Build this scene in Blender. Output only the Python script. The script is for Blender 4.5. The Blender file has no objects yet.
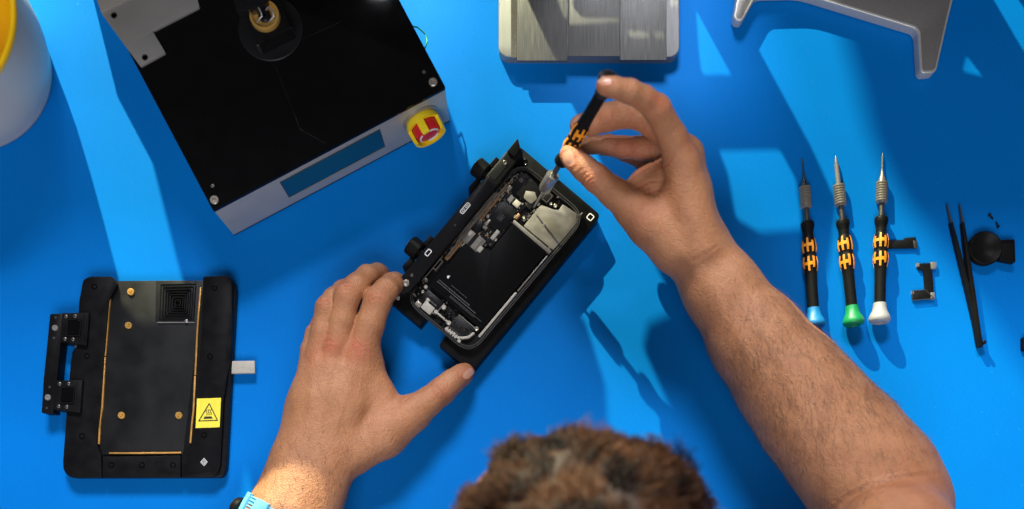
import bpy, bmesh, math, random
import numpy as np
from mathutils import Vector, Matrix, noise as mnoise

# ---------------------------------------------------------------- units
# The table plane is laid out in "units" (one unit is 0.88 mm). H is the camera's height over
# the table, (NX, NY) the point of the table straight below it.
S = 0.00088
H = 1100.0
NX, NY = 515.0, 575.0
random.seed(7)
rng = np.random.default_rng(11)
sc = bpy.context.scene
C = sc.collection

def U(px, py, z=0.0):
    k = (H - z) / H
    return (NX + (px - NX) * k, NY + (py - NY) * k, z)
def W(u):                       # units (x right, y down, z up) -> metres
    return Vector(((u[0] - 512) * S, (254 - u[1]) * S, u[2] * S))
def P(px, py, z=0.0):
    return W(U(px, py, z))

# ---------------------------------------------------------------- materials
def nodes(m):
    m.use_nodes = True
    nt = m.node_tree
    return nt, nt.nodes, nt.links, nt.nodes['Principled BSDF']

def mat(name, col, rough=0.5, metal=0.0, noise=0.0, nscale=400.0, bump=0.0, bscale=1500.0,
        spec=0.5, coat=0.0, stretch=None, rvar=0.0, emit=None, coat_rough=0.05):
    m = bpy.data.materials.new(name)
    nt, N, L, b = nodes(m)
    b.inputs['Base Color'].default_value = (*col, 1)
    b.inputs['Roughness'].default_value = rough
    b.inputs['Metallic'].default_value = metal
    b.inputs['Specular IOR Level'].default_value = spec
    b.inputs['Coat Weight'].default_value = coat
    b.inputs['Coat Roughness'].default_value = coat_rough
    if emit:
        b.inputs['Emission Color'].default_value = (*emit[0], 1)
        b.inputs['Emission Strength'].default_value = emit[1]
    tc = N.new('ShaderNodeTexCoord')
    mp = N.new('ShaderNodeMapping')
    L.new(tc.outputs['Object'], mp.inputs['Vector'])
    if stretch: mp.inputs['Scale'].default_value = stretch
    if noise or rvar:
        n = N.new('ShaderNodeTexNoise'); n.inputs['Scale'].default_value = nscale
        n.inputs['Detail'].default_value = 6
        L.new(mp.outputs[0], n.inputs['Vector'])
        if noise:
            cr = N.new('ShaderNodeMapRange')
            cr.inputs['From Min'].default_value = 0.25; cr.inputs['From Max'].default_value = 0.75
            cr.inputs['To Min'].default_value = 1 - noise; cr.inputs['To Max'].default_value = 1 + noise
            L.new(n.outputs['Fac'], cr.inputs['Value'])
            mx = N.new('ShaderNodeMix'); mx.data_type = 'RGBA'; mx.blend_type = 'MULTIPLY'
            mx.inputs['Factor'].default_value = 1
            mx.inputs[6].default_value = (*col, 1)
            L.new(cr.outputs[0], mx.inputs[7])
            L.new(mx.outputs[2], b.inputs['Base Color'])
        if rvar:
            r2 = N.new('ShaderNodeMapRange')
            r2.inputs['From Min'].default_value = 0.3; r2.inputs['From Max'].default_value = 0.7
            r2.inputs['To Min'].default_value = max(0.02, rough - rvar); r2.inputs['To Max'].default_value = rough + rvar
            L.new(n.outputs['Fac'], r2.inputs['Value']); L.new(r2.outputs[0], b.inputs['Roughness'])
    if bump:
        n2 = N.new('ShaderNodeTexNoise'); n2.inputs['Scale'].default_value = bscale
        n2.inputs['Detail'].default_value = 4
        L.new(mp.outputs[0], n2.inputs['Vector'])
        bp = N.new('ShaderNodeBump'); bp.inputs['Strength'].default_value = bump
        bp.inputs['Distance'].default_value = 0.0004
        L.new(n2.outputs['Fac'], bp.inputs['Height']); L.new(bp.outputs[0], b.inputs['Normal'])
    return m

M = {}
M['black'] = mat('black_anodised', (0.0065, 0.0065, 0.007), 0.36, spec=0.09, noise=0.25, nscale=90, bump=0.25, bscale=2500, rvar=0.08)
M['black_edge'] = mat('black_machined', (0.008, 0.008, 0.009), 0.32, spec=0.12, noise=0.2)
M['recess'] = mat('grey_black_recess', (0.0095, 0.0098, 0.0105), 0.45, metal=0.0, spec=0.2, noise=0.3, nscale=45, bump=0.2, bscale=1800, rvar=0.1)
M['gloss'] = mat('black_acrylic', (0.0028, 0.0028, 0.003), 0.07, spec=0.16, rvar=0.02, noise=0.2, nscale=60)
M['alu'] = mat('brushed_aluminium', (0.28, 0.285, 0.29), 0.45, metal=0.55, noise=0.10, nscale=60, stretch=(30, 0.6, 1), bump=0.25, bscale=260, rvar=0.08)
M['alu_panel'] = mat('satin_panel', (0.40, 0.395, 0.375), 0.4, metal=0.35, noise=0.06, nscale=60, rvar=0.05)
M['alu_plate'] = mat('brushed_plate', (0.165, 0.165, 0.162), 0.42, metal=0.5, noise=0.28, nscale=70, stretch=(26, 0.5, 1), bump=0.35, bscale=300, rvar=0.1)
M['stand'] = mat('bead_blasted_aluminium', (0.56, 0.55, 0.53), 0.36, metal=0.4, noise=0.07, nscale=500, bump=0.3, bscale=4000)
M['stand_top_shade'] = mat('shaded_aluminium_top', (0.27, 0.255, 0.24), 0.4, metal=0.5, noise=0.07, nscale=500, bump=0.3, bscale=4000)  # darker copy of the stand metal, the top's shade put into its colour
M['grey_paint'] = mat('grey_painted_steel', (0.26, 0.25, 0.235), 0.48, metal=0.2, noise=0.06, nscale=40, bump=0.1)
M['tan_paint'] = mat('warm_grey_steel', (0.30, 0.27, 0.24), 0.5, metal=0.2, noise=0.06, nscale=40)
M['steel'] = mat('steel', (0.36, 0.345, 0.33), 0.28, metal=0.55, noise=0.15, nscale=500)
M['sleeve'] = mat('polished_sleeve', (0.52, 0.49, 0.45), 0.25, metal=0.8, noise=0.1, nscale=300)
M['steel_dark'] = mat('dark_steel', (0.16, 0.15, 0.14), 0.38, metal=0.9, noise=0.2, nscale=500)
M['nickel'] = mat('satin_nickel', (0.36, 0.32, 0.27), 0.33, metal=0.55, noise=0.1, nscale=600)
M['gold'] = mat('brass', (0.85, 0.50, 0.13), 0.28, metal=0.6, noise=0.15, nscale=600)
M['gold_strip'] = mat('brass_strip', (0.62, 0.32, 0.08), 0.35, metal=0.45, noise=0.35, nscale=160)
M['yellow'] = mat('yellow_plastic', (0.90, 0.66, 0.01), 0.4, noise=0.05)
M['yellow_lab'] = mat('yellow_label', (0.82, 0.68, 0.05), 0.55, noise=0.05)
M['red'] = mat('red_plastic', (0.62, 0.015, 0.02), 0.35, noise=0.08)
M['white'] = mat('white_print', (0.75, 0.74, 0.72), 0.5)
M['ink'] = mat('black_ink', (0.012, 0.012, 0.012), 0.6)
M['orange'] = mat('orange_rubber', (0.86, 0.30, 0.012), 0.5, noise=0.08, nscale=300)
M['rubber'] = mat('black_rubber', (0.007, 0.007, 0.007), 0.45, spec=0.12, noise=0.25, nscale=200, bump=0.2)
M['cap_blue'] = mat('blue_cap', (0.01, 0.22, 0.55), 0.42, noise=0.06)
M['cap_green'] = mat('green_cap', (0.008, 0.27, 0.085), 0.42, noise=0.06)
M['cap_white'] = mat('grey_white_cap', (0.36, 0.36, 0.36), 0.42, noise=0.06)
M['cap_black'] = mat('black_cap', (0.012, 0.012, 0.012), 0.4)
M['mug'] = mat('white_glaze', (0.60, 0.56, 0.48), 0.38, noise=0.03, nscale=30)
M['mug_in'] = mat('yellow_glaze', (0.95, 0.56, 0.005), 0.3, noise=0.03, nscale=30)
M['screen'] = mat('lcd_glass', (0.005, 0.055, 0.08), 0.12, spec=0.6, noise=0.25, nscale=18, coat=0.5)
M['board'] = mat('circuit_board', (0.008, 0.008, 0.008), 0.4, spec=0.25, noise=0.5, nscale=700, bump=0.5, bscale=1500)
M['battery'] = mat('battery_wrap', (0.0045, 0.0045, 0.0048), 0.42, spec=0.05, noise=0.15, nscale=300, bump=0.12, bscale=900)
M['print_grey'] = mat('grey_print', (0.065, 0.065, 0.065), 0.5)
M['shield'] = mat('shield_plate', (0.165, 0.15, 0.13), 0.42, metal=0.35, noise=0.2, nscale=120, bump=0.3, bscale=900, rvar=0.1)
M['shield_pale'] = mat('light_shield', (0.23, 0.21, 0.18), 0.4, metal=0.35, noise=0.15, nscale=300)  # paler tone of the shield metal
M['cream'] = mat('cream_connector', (0.42, 0.39, 0.33), 0.45, noise=0.12, nscale=400)
M['copper'] = mat('copper_flex', (0.34, 0.19, 0.09), 0.4, metal=0.6, noise=0.3, nscale=500)
M['chip'] = mat('chip_black', (0.007, 0.007, 0.008), 0.35, spec=0.2, noise=0.3, nscale=300)
M['frame'] = mat('phone_frame', (0.085, 0.082, 0.08), 0.3, metal=0.6, noise=0.15, nscale=300)
M['strap'] = mat('light_blue_strap', (0.16, 0.52, 0.72), 0.55, noise=0.12, nscale=400, bump=0.5, bscale=2500)
M['shirt'] = mat('navy_cotton', (0.03, 0.04, 0.07), 0.9, noise=0.2, nscale=900, bump=0.5, bscale=4000)
M['flag'] = mat('black_card', (0.01, 0.01, 0.01), 0.9, noise=0.1)
M['leg'] = mat('table_leg_grey', (0.2, 0.2, 0.2), 0.5, noise=0.1)

# table: coated blue paper
mt = bpy.data.materials.new('blue_table_paper'); M['table'] = mt
nt, N, L, b = nodes(mt)
b.inputs['Roughness'].default_value = 0.5
b.inputs['Specular IOR Level'].default_value = 0.07
tc = N.new('ShaderNodeTexCoord')
n1 = N.new('ShaderNodeTexNoise'); n1.inputs['Scale'].default_value = 900; n1.inputs['Detail'].default_value = 5
mp = N.new('ShaderNodeMapping'); mp.inputs['Scale'].default_value = (0.35, 1.6, 1)
L.new(tc.outputs['Object'], mp.inputs[0]); L.new(mp.outputs[0], n1.inputs['Vector'])
n3 = N.new('ShaderNodeTexNoise'); n3.inputs['Scale'].default_value = 7; n3.inputs['Detail'].default_value = 4
L.new(tc.outputs['Object'], n3.inputs['Vector'])
mm = N.new('ShaderNodeMath'); mm.operation = 'ADD'
L.new(n1.outputs['Fac'], mm.inputs[0]); L.new(n3.outputs['Fac'], mm.inputs[1])
cr = N.new('ShaderNodeValToRGB')
cr.color_ramp.elements[0].position = 0.40; cr.color_ramp.elements[0].color = (0.0003, 0.157, 0.545, 1)
cr.color_ramp.elements[1].position = 0.60; cr.color_ramp.elements[1].color = (0.0003, 0.179, 0.60, 1)
m5 = N.new('ShaderNodeMath'); m5.operation = 'MULTIPLY'; m5.inputs[1].default_value = 0.5
L.new(mm.outputs[0], m5.inputs[0]); L.new(m5.outputs[0], cr.inputs[0])
nd = N.new('ShaderNodeTexNoise'); nd.inputs['Scale'].default_value = 420; nd.inputs['Detail'].default_value = 1
L.new(tc.outputs['Object'], nd.inputs['Vector'])
rd = N.new('ShaderNodeMapRange'); rd.inputs[1].default_value = 0.775; rd.inputs[2].default_value = 0.80; rd.inputs[3].default_value = 0; rd.inputs[4].default_value = 0.5
L.new(nd.outputs['Fac'], rd.inputs[0])
md = N.new('ShaderNodeMix'); md.data_type = 'RGBA'; md.inputs[7].default_value = (0.10, 0.30, 0.60, 1)
L.new(rd.outputs[0], md.inputs['Factor']); L.new(cr.outputs[0], md.inputs[6]); L.new(md.outputs[2], b.inputs['Base Color'])
bp = N.new('ShaderNodeBump'); bp.inputs['Strength'].default_value = 0.25; bp.inputs['Distance'].default_value = 0.0002
L.new(n1.outputs['Fac'], bp.inputs['Height']); L.new(bp.outputs[0], b.inputs['Normal'])

# ---------------------------------------------------------------- object helpers
def link(name, me, m, parent=None, smooth=False):
    if m is not None: me.materials.append(m)
    if smooth:
        me.polygons.foreach_set('use_smooth', [True] * len(me.polygons))
    o = bpy.data.objects.new(name, me); C.objects.link(o)
    if parent is not None:
        o.parent = parent
        o.matrix_parent_inverse = parent.matrix_world.inverted() if not parent.get('_loc') else Matrix.Identity(4)
    return o
def thing(name, label, cat, loc, group=None, mtx=None):
    o = bpy.data.objects.new(name, None); C.objects.link(o)
    o.empty_display_size = 0.02
    if mtx is not None: o.matrix_world = mtx
    else: o.location = loc; o.matrix_world = Matrix.Translation(loc)
    o['label'] = label; o['category'] = cat
    if group: o['group'] = group
    return o
def tag(o, label, cat, group=None, kind=None):
    if label: o['label'] = label
    if cat: o['category'] = cat
    if group: o['group'] = group
    if kind: o['kind'] = kind
    return o

def bm_mesh(bm, name='m'):
    bmesh.ops.recalc_face_normals(bm, faces=bm.faces)
    me = bpy.data.meshes.new(name); bm.to_mesh(me); bm.free()
    return me
def autosmooth(me, ang=35):
    me.polygons.foreach_set('use_smooth', [True] * len(me.polygons))
    bm = bmesh.new(); bm.from_mesh(me)
    a = math.radians(ang)
    for e in bm.edges:
        if len(e.link_faces) == 2:
            e.smooth = e.calc_face_angle(0) < a
    bm.to_mesh(me); bm.free()

def add_prism_pts(bm, pts, z0, bev=0.0, segs=2):
    """pts: top outline (world Vectors, all one height); walls drop straight to z0 (units)."""
    g = bmesh.new()
    top = [g.verts.new(p) for p in pts]
    bot = [g.verts.new(Vector((p.x, p.y, z0 * S))) for p in pts]
    n = len(pts)
    f = g.faces.new(top); g.faces.new(list(reversed(bot)))
    for i in range(n):
        g.faces.new((top[i], bot[i], bot[(i + 1) % n], top[(i + 1) % n]))
    bmesh.ops.recalc_face_normals(g, faces=g.faces)
    if bev > 0:
        es = [e for e in g.edges if e.verts[0] in top and e.verts[1] in top]
        bmesh.ops.bevel(g, geom=es, offset=bev * S, segments=segs, profile=0.5, affect='EDGES', clamp_overlap=True)
    me = bpy.data.meshes.new('t'); g.to_mesh(me); g.free()
    bm.from_mesh(me); bpy.data.meshes.remove(me)
def prism(name, px, z1, z0, m, parent=None, bev=0.0, segs=2):
    """px: outline in picture coordinates, seen at height z1."""
    bm = bmesh.new()
    add_prism_pts(bm, [P(x, y, z1) for x, y in px], z0, bev, segs)
    me = bm_mesh(bm); autosmooth(me)
    return link(name, me, m, parent)
def prisms(name, lst, m, parent=None, bev=0.0):
    bm = bmesh.new()
    for px, z1, z0 in lst:
        add_prism_pts(bm, [P(x, y, z1) for x, y in px], z0, bev)
    me = bm_mesh(bm); autosmooth(me)
    return link(name, me, m, parent)
def rounded(pts, r, n=5):
    """round the corners of a polygon; r number or list"""
    out = []; k = len(pts)
    for i, p in enumerate(pts):
        ri = r[i] if isinstance(r, (list, tuple)) else r
        p = Vector(p); a = Vector(pts[i - 1]); c = Vector(pts[(i + 1) % k])
        da = (a - p); dc = (c - p)
        ri = min(ri, da.length * 0.49, dc.length * 0.49)
        if ri < 0.05: out.append((p.x, p.y)); continue
        s = p + da.normalized() * ri; e = p + dc.normalized() * ri
        for j in range(n + 1):
            t = j / n
            q = s * (1 - t) ** 2 + p * 2 * t * (1 - t) + e * t * t
            out.append((q.x, q.y))
    return out
def circ(cx, cy, r, n=24, ry=None, a0=0):
    ry = ry or r
    return [(cx + r * math.cos(a0 + 2 * math.pi * i / n), cy + ry * math.sin(a0 + 2 * math.pi * i / n)) for i in range(n)]

def add_lathe(bm, prof, mtx, n=32, scale=S, cap=True):
    """prof: (x along axis, radius) in units; mtx maps local metres -> world"""
    rings = []
    for x, r in prof:
        rings.append([bm.verts.new(mtx @ Vector((x * scale, r * scale * math.cos(2 * math.pi * i / n), r * scale * math.sin(2 * math.pi * i / n)))) for i in range(n)])
    for a, b_ in zip(rings, rings[1:]):
        for i in range(n):
            bm.faces.new((a[i], a[(i + 1) % n], b_[(i + 1) % n], b_[i]))
    if cap:
        bm.faces.new(rings[0]); bm.faces.new(list(reversed(rings[-1])))
def lathe(name, prof, mtx, m, parent=None, n=32, ang=35, cap=True):
    bm = bmesh.new(); add_lathe(bm, prof, mtx, n, cap=cap)
    me = bm_mesh(bm); autosmooth(me, ang)
    return link(name, me, m, parent)
def axis_m(a, b_):
    """matrix with local X from a to b, origin a"""
    x = (b_ - a).normalized()
    up = Vector((0, 0, 1))
    if abs(x.dot(up)) > 0.98: up = Vector((0, 1, 0))
    y = up.cross(x).normalized(); z = x.cross(y)
    return Matrix(((x.x, y.x, z.x, a.x), (x.y, y.y, z.y, a.y), (x.z, y.z, z.z, a.z), (0, 0, 0, 1)))
def up_m(p):
    return axis_m(p, p + Vector((0, 0, 1)))
def add_tube(bm, pts, r, n=8):
    """pts world Vectors, r units (number or list)"""
    rings = []; k = len(pts)
    prev = None
    for i, p in enumerate(pts):
        t = (pts[min(i + 1, k - 1)] - pts[max(i - 1, 0)]).normalized()
        if prev is None:
            u = t.orthogonal().normalized()
        else:
            u = (prev - t * prev.dot(t)).normalized()
        prev = u
        v = t.cross(u)
        rr = (r[i] if isinstance(r, (list, tuple)) else r) * S
        rings.append([bm.verts.new(p + (u * math.cos(2 * math.pi * j / n) + v * math.sin(2 * math.pi * j / n)) * rr) for j in range(n)])
    for a, b_ in zip(rings, rings[1:]):
        for j in range(n):
            bm.faces.new((a[j], a[(j + 1) % n], b_[(j + 1) % n], b_[j]))
    bm.faces.new(rings[0]); bm.faces.new(list(reversed(rings[-1])))
def tube(name, pts, r, m, parent=None, n=8):
    bm = bmesh.new(); add_tube(bm, pts, r, n)
    me = bm_mesh(bm); autosmooth(me, 50)
    return link(name, me, m, parent)
def strip(pts, w):
    """thin closed outline around a picture-space polyline, width w"""
    L_, R_ = [], []
    for i, p in enumerate(pts):
        a = Vector(pts[max(i - 1, 0)]); c = Vector(pts[min(i + 1, len(pts) - 1)])
        d = (c - a).normalized(); nn = Vector((-d.y, d.x)) * w / 2
        L_.append((p[0] + nn.x, p[1] + nn.y)); R_.append((p[0] - nn.x, p[1] - nn.y))
    return L_ + R_[::-1]
def add_ring(bm, pts, w, z1, z0):
    """closed picture-space outline band of width w"""
    k = len(pts); o_, i_ = [], []
    cx = sum(p[0] for p in pts) / k; cy = sum(p[1] for p in pts) / k
    for i, p in enumerate(pts):
        a = Vector(pts[i - 1]); c = Vector(pts[(i + 1) % k])
        d = (c - a).normalized(); nn = Vector((-d.y, d.x))
        if nn.dot(Vector((p[0] - cx, p[1] - cy))) < 0: nn = -nn
        o_.append((p[0], p[1])); i_.append((p[0] - nn.x * w, p[1] - nn.y * w))
    vt = [[bm.verts.new(P(x, y, z1)) for x, y in q] for q in (o_, i_)]
    vb = [[bm.verts.new(Vector((v.co.x, v.co.y, z0 * S))) for v in q] for q in vt]
    for i in range(k):
        j = (i + 1) % k
        bm.faces.new((vt[0][i], vt[0][j], vt[1][j], vt[1][i]))
        bm.faces.new((vb[0][j], vb[0][i], vb[1][i], vb[1][j]))
        bm.faces.new((vt[0][j], vt[0][i], vb[0][i], vb[0][j]))
        bm.faces.new((vt[1][i], vt[1][j], vb[1][j], vb[1][i]))
def ring(name, pts, w, z1, z0, m, parent=None):
    bm = bmesh.new(); add_ring(bm, pts, w, z1, z0)
    me = bm_mesh(bm); autosmooth(me)
    return link(name, me, m, parent)
def screw(name, px, py, z, r, m, parent, slot=True, h=1.2):
    """low pan head with hex recess, standing on height z"""
    c = P(px, py, z + h)
    base = Vector((c.x, c.y, z * S))
    k = 1.0
    return lathe(name, [(-0.5, r), (h * 0.7, r), (h, r * 0.8), (h, r * 0.5), (h * 0.3, r * 0.42), (h * 0.3, 0.01)], up_m(base), m, parent, n=20, cap=False)
# ================================================================ table
bm = bmesh.new()
tx0, tx1, ty0, ty1 = -750, 1800, -620, 690
add_prism_pts(bm, [W((tx0, ty0, 0)), W((tx1, ty0, 0)), W((tx1, ty1, 0)), W((tx0, ty1, 0))], -26, 3)
o = link('tabletop', bm_mesh(bm), M['table']); o['kind'] = 'structure'
# ================================================================ mug
mb = Vector(P(-24, 75, 0))
prof = [(0, 0.01), (0, 75), (0.8, 76.6), (6, 78), (14, 80), (27, 83.8), (40, 87), (60, 90), (80, 92), (104, 93.6), (115.5, 94.1)]
mug = thing('mug', 'round white mug with bright yellow inside, cut off by the top left corner', 'mug', mb)
lathe('cup_body', prof, up_m(mb), M['mug'], mug, n=128, ang=60, cap=False)
lathe('inner_glaze', [(115.5, 94.1), (116, 94.5), (120.4, 94.4), (122.2, 93.2), (122.5, 92), (121.8, 90), (119, 88.6), (80, 87), (40, 82), (14, 70), (9, 40), (9, 0.01)], up_m(mb), M['mug_in'], mug, n=128, ang=60, cap=False)
pts = [mb + Vector((-88 * S, 8 * S, 95 * S)), mb + Vector((-104 * S, 12 * S, 96 * S)), mb + Vector((-122 * S, 14 * S, 82 * S)), mb + Vector((-124 * S, 14 * S, 60 * S)), mb + Vector((-108 * S, 12 * S, 40 * S)), mb + Vector((-80 * S, 8 * S, 34 * S))]
tube('handle', pts, 6, M['mug'], mug, 14)

# ================================================================ screen separating machine
A = Vector((213, 210)); u2 = Vector((0.8835, -0.4684)); w2 = Vector((-0.4684, -0.8835))
ZT = 78.0
def mq(s, t): q = A + u2 * s + w2 * t; return (q.x, q.y)
Aw = P(A.x, A.y, ZT); uw = Vector((u2.x, -u2.y, 0)); ww = Vector((w2.x, -w2.y, 0))
kz = (H - ZT) / H
LW = 262.6 * kz
def mw(s, t, z): return Vector((Aw.x, Aw.y, 0)) + uw * s * S + ww * t * S + Vector((0, 0, z * S))
mach = thing('repair_machine', 'big silver machine with glossy black top, small display and emergency button at the top left', 'machine', mw(LW / 2, 160, 0))
def mprism(name, sts, z1, z0, m, bev=0.0, parent=mach):
    bm = bmesh.new(); add_prism_pts(bm, [mw(s, t, z1) for s, t in sts], z0, bev)
    me = bm_mesh(bm); autosmooth(me); return link(name, me, m, parent)
mprism('plinth', [(0.3, 0.3), (LW - 0.3, 0.3), (LW - 0.3, 330), (0.3, 330)], 3.2, 0.02, M['black_edge'])
mprism('casing', rounded([(0, 0), (LW, 0), (LW, 332), (0, 332)], [1.2, 1.2, 1, 1], 3), ZT - 5.2, 3.2, M['alu_panel'], 0.3)
mprism('top_panel', rounded([(-0.4, -0.4), (LW + 0.4, -0.4), (LW + 0.4, 331), (-0.4, 331)], 1.2, 3), ZT, ZT - 5.1, M['gloss'], 0.5)
# tower standing at the back, out of the photograph
mprism('tower', [(30, 262), (LW - 20, 262), (LW - 20, 330), (30, 330)], 200, ZT + 0.05, M['alu_panel'], 2)
# front display on the vertical front face
def front_st(px, py, z):
    p = P(px, py, z); return (p - Aw).dot(uw) / S
s0 = front_st(281, 182, 62); s1 = front_st(379.5, 131.5, 62)
def box_front(name, sa, sb, za, zb, d0, d1, m, parent=mach):
    bm = bmesh.new()
    vs = [mw(s, -d, z) for d in (d0, d1) for s, z in ((sa, za), (sb, za), (sb, zb), (sa, zb))]
    v = [bm.verts.new(p) for p in vs]
    for f in ((0, 1, 2, 3), (7, 6, 5, 4), (0, 4, 5, 1), (1, 5, 6, 2), (2, 6, 7, 3), (3, 7, 4, 0)): bm.faces.new([v[i] for i in f])
    return link(name, bm_mesh(bm), m, parent)
fr = box_front('display_surround', s0 - 1.2, s1 + 1.2, 21.5, 64, -0.5, 0.5, M['steel_dark'])
box_front('screen', s0, s1, 23, 62.8, 0.5, 0.9, M['screen'], fr)
box_front('lower_trim', s0 - 1, s1 + 1, 20.2, 21.4, -0.4, 1.1, M['tan_paint'], fr)
# dark emblem reflection-like ink blocks on the lcd (three soft lines of segments)
# emergency stop: collar, shroud with two windows, red mushroom
ec = mw(front_st(417.5, 112, 46), 0, 44)
out = -ww
em = axis_m(ec, ec + out)
es = lathe('button_flange', [(0.1, 18.5), (1.6, 18.5), (2.2, 17), (2.2, 6)], em, M['nickel'], mach, n=40, cap=False)
def shroud():
    bm = bmesh.new(); n = 72
    def ringv(x, r): return [bm.verts.new(em @ Vector((x * S, r * S * math.cos(2 * math.pi * i / n), r * S * math.sin(2 * math.pi * i / n)))) for i in range(n)]
    xs = [2.2, 5, 9.0, 18, 22]; ro = [15.5, 17, 17.2, 16.9, 16.2]; ri = [13.3, 13.6, 13.7, 13.6, 13.3]
    Ro = [ringv(x, r) for x, r in zip(xs, ro)]; Ri = [ringv(x, r) for x, r in zip(xs, ri)]
    def window(i):
        a = (i + 0.5) / n * 360
        # local y points left-right, z up: 90 deg = up
        for c in (59, 145):
            if abs(((a - c + 180) % 360) - 180) < 30: return True
        return False
    K = len(xs)
    for k in range(K - 1):
        for i in range(n):
            j = (i + 1) % n
            if k >= 2 and window(i): continue
            bm.faces.new((Ro[k][i], Ro[k][j], Ro[k + 1][j], Ro[k + 1][i]))
            bm.faces.new((Ri[k][j], Ri[k][i], Ri[k + 1][i], Ri[k + 1][j]))
    for k in (0, K - 1):
        for i in range(n):
            j = (i + 1) % n
            if k and window(i): continue
            bm.faces.new((Ro[k][i], Ro[k][j], Ri[k][j], Ri[k][i]))
    for i in range(n):
        j = (i + 1) % n; h = (i - 1) % n
        if window(i):
            bm.faces.new((Ro[2][i], Ro[2][j], Ri[2][j], Ri[2][i]))
            for k in (2, 3):
                if not window(h): bm.faces.new((Ro[k][i], Ro[k + 1][i], Ri[k + 1][i], Ri[k][i]))
                if not window(j): bm.faces.new((Ro[k][j], Ro[k + 1][j], Ri[k + 1][j], Ri[k][j]))
    me = bm_mesh(bm); autosmooth(me, 40); return me
link('button_guard', shroud(), M['yellow'], mach)
kn = lathe('stop_button', [(2.2, 7), (6, 7), (7, 12.2), (10, 13.2), (15.5, 13.2), (18, 12.4), (19.4, 10.3), (20, 6), (20.2, 0.02)], em, M['red'], mach, n=40, cap=False)
bm = bmesh.new()
for a0 in (0.3, 2.4, 4.5):
    pp = []
    for j in range(10):
        a = a0 + j / 9 * 1.35; pp.append(em @ Vector((19.8 * S, 9.6 * S * math.cos(a), 10.2 * S * math.sin(a))))
    add_tube(bm, pp, 0.9, 6)
link('arrow_mark', bm_mesh(bm), M['white'], kn)
# screws of the top
for sx, sy in ((214, 199.5), (433, 81.5)):
    screw('corner_screw', sx, sy, ZT, 4.0, M['nickel'], mach, h=2.0)
for sx, sy in ((212.5, 186), (424, 72)):
    lathe('pin_hole', [(0, 1.7), (0.25, 1.7), (0.3, 1.2), (0.3, 0.01)], up_m(P(sx, sy, ZT)), M['steel_dark'], mach, 16)
# grey cover plates at the back left
br = prism('cover_plate', rounded([(101.5, 13.5), (127, 48.5), (140.3, 66.3), (165.4, 52.5), (152.6, 31), (199.5, 7), (196, -6), (186, -34), (110, 6)], [0, 0, 1, 1.5, 0.5, 2, 2, 0, 0], 4), ZT + 3.4, ZT + 0.1, M['grey_paint'], mach, 0.5)
prism('cover_step', [(94, -8), (101.2, 12.6), (129.5, -1.8), (150, -14), (120, -40)], ZT + 6.2, ZT + 0.1, M['tan_paint'], mach, 0.6)
for sx, sy in ((114, 15.5), (145, 57.5)):
    lathe('cover_screw', [(0, 3.0), (0.25, 3.0), (0.35, 2.2), (-0.6, 1.7), (-0.6, 0.01)], up_m(P(sx, sy, ZT + 3.4)), M['steel_dark'], mach, 20)
# round turntable, block, brass fitting
lathe('round_base', [(0, 30), (1.6, 30), (2.2, 29.2), (2.2, 0.02)], up_m(P(271, 29.5, ZT)), M['recess'], mach, 72)
prism('tool_block', rounded([(238, 0), (258.5, 44), (291.5, 27.5), (276, -8), (262, -30), (228, -18)], 1.2, 3), ZT + 22, ZT + 2.3, M['black'], mach, 0.8)
prism('block_ledge', [(256, 45), (257.4, 46.6), (292.6, 28), (291.4, 26.2)], ZT + 14, ZT + 2.3, M['steel_dark'], mach, 0.2)
gc = P(265.5, 17.5, ZT + 22)
bf = lathe('brass_fitting', [(0, 13.6), (5, 13.6), (6, 13.0), (6, 11.6), (1.2, 10.4), (1.0, 0.02)], up_m(gc), M['gold'], mach, 48)
lathe('fitting_core', [(0.5, 5.6), (4, 5.6), (5, 4.4), (5, 1.6), (2, 1.4), (2, 0.01)], up_m(gc), M['black_edge'], bf, 24)
for dx in (-7.5, 4.5):
    q = [P(265.5 + dx - 4 + i * 1.6, 10 - 6 * math.sin(i / 5 * math.pi) + (i * 1.2), ZT + 30 + 3 * math.sin(i / 5 * math.pi)) for i in range(6)]
    q = [P(265.5 + dx - 1, 22, ZT + 26)] + q[::-1]
    tube('wire_hook', q, 0.8, M['steel'], bf, 8)
prism('clamp_arm', rounded([(229, -16), (236.5, 12.5), (262, 6.5), (268, -2), (262, -30)], 2.5, 4), ZT + 34, ZT + 22.2, M['black_edge'], mach, 1.2)
# faint reflection on the acrylic, drawn as thin grey lines
bm = bmesh.new()
for line in ([(268, 60), (276, 68), (300, 129), (326, 144)], [(303, 38.5), (318, 32), (340, 22)]):
    add_prism_pts(bm, [P(x, y, ZT + 0.12) for x, y in strip(line, 0.5)], ZT - 0.1)
link('reflection_line', bm_mesh(bm), M['recess'], mach)
# little wire loop behind the right edge
pts = [mw(LW + 0.5, 52, 50), mw(LW + 5, 55, 47), mw(LW + 11, 62, 42), mw(LW + 13, 70, 40), mw(LW + 9, 77, 44), mw(LW + 1, 80, 50)]
tube('cable', pts, 0.8, M['cap_green'], mach, 8)

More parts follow.
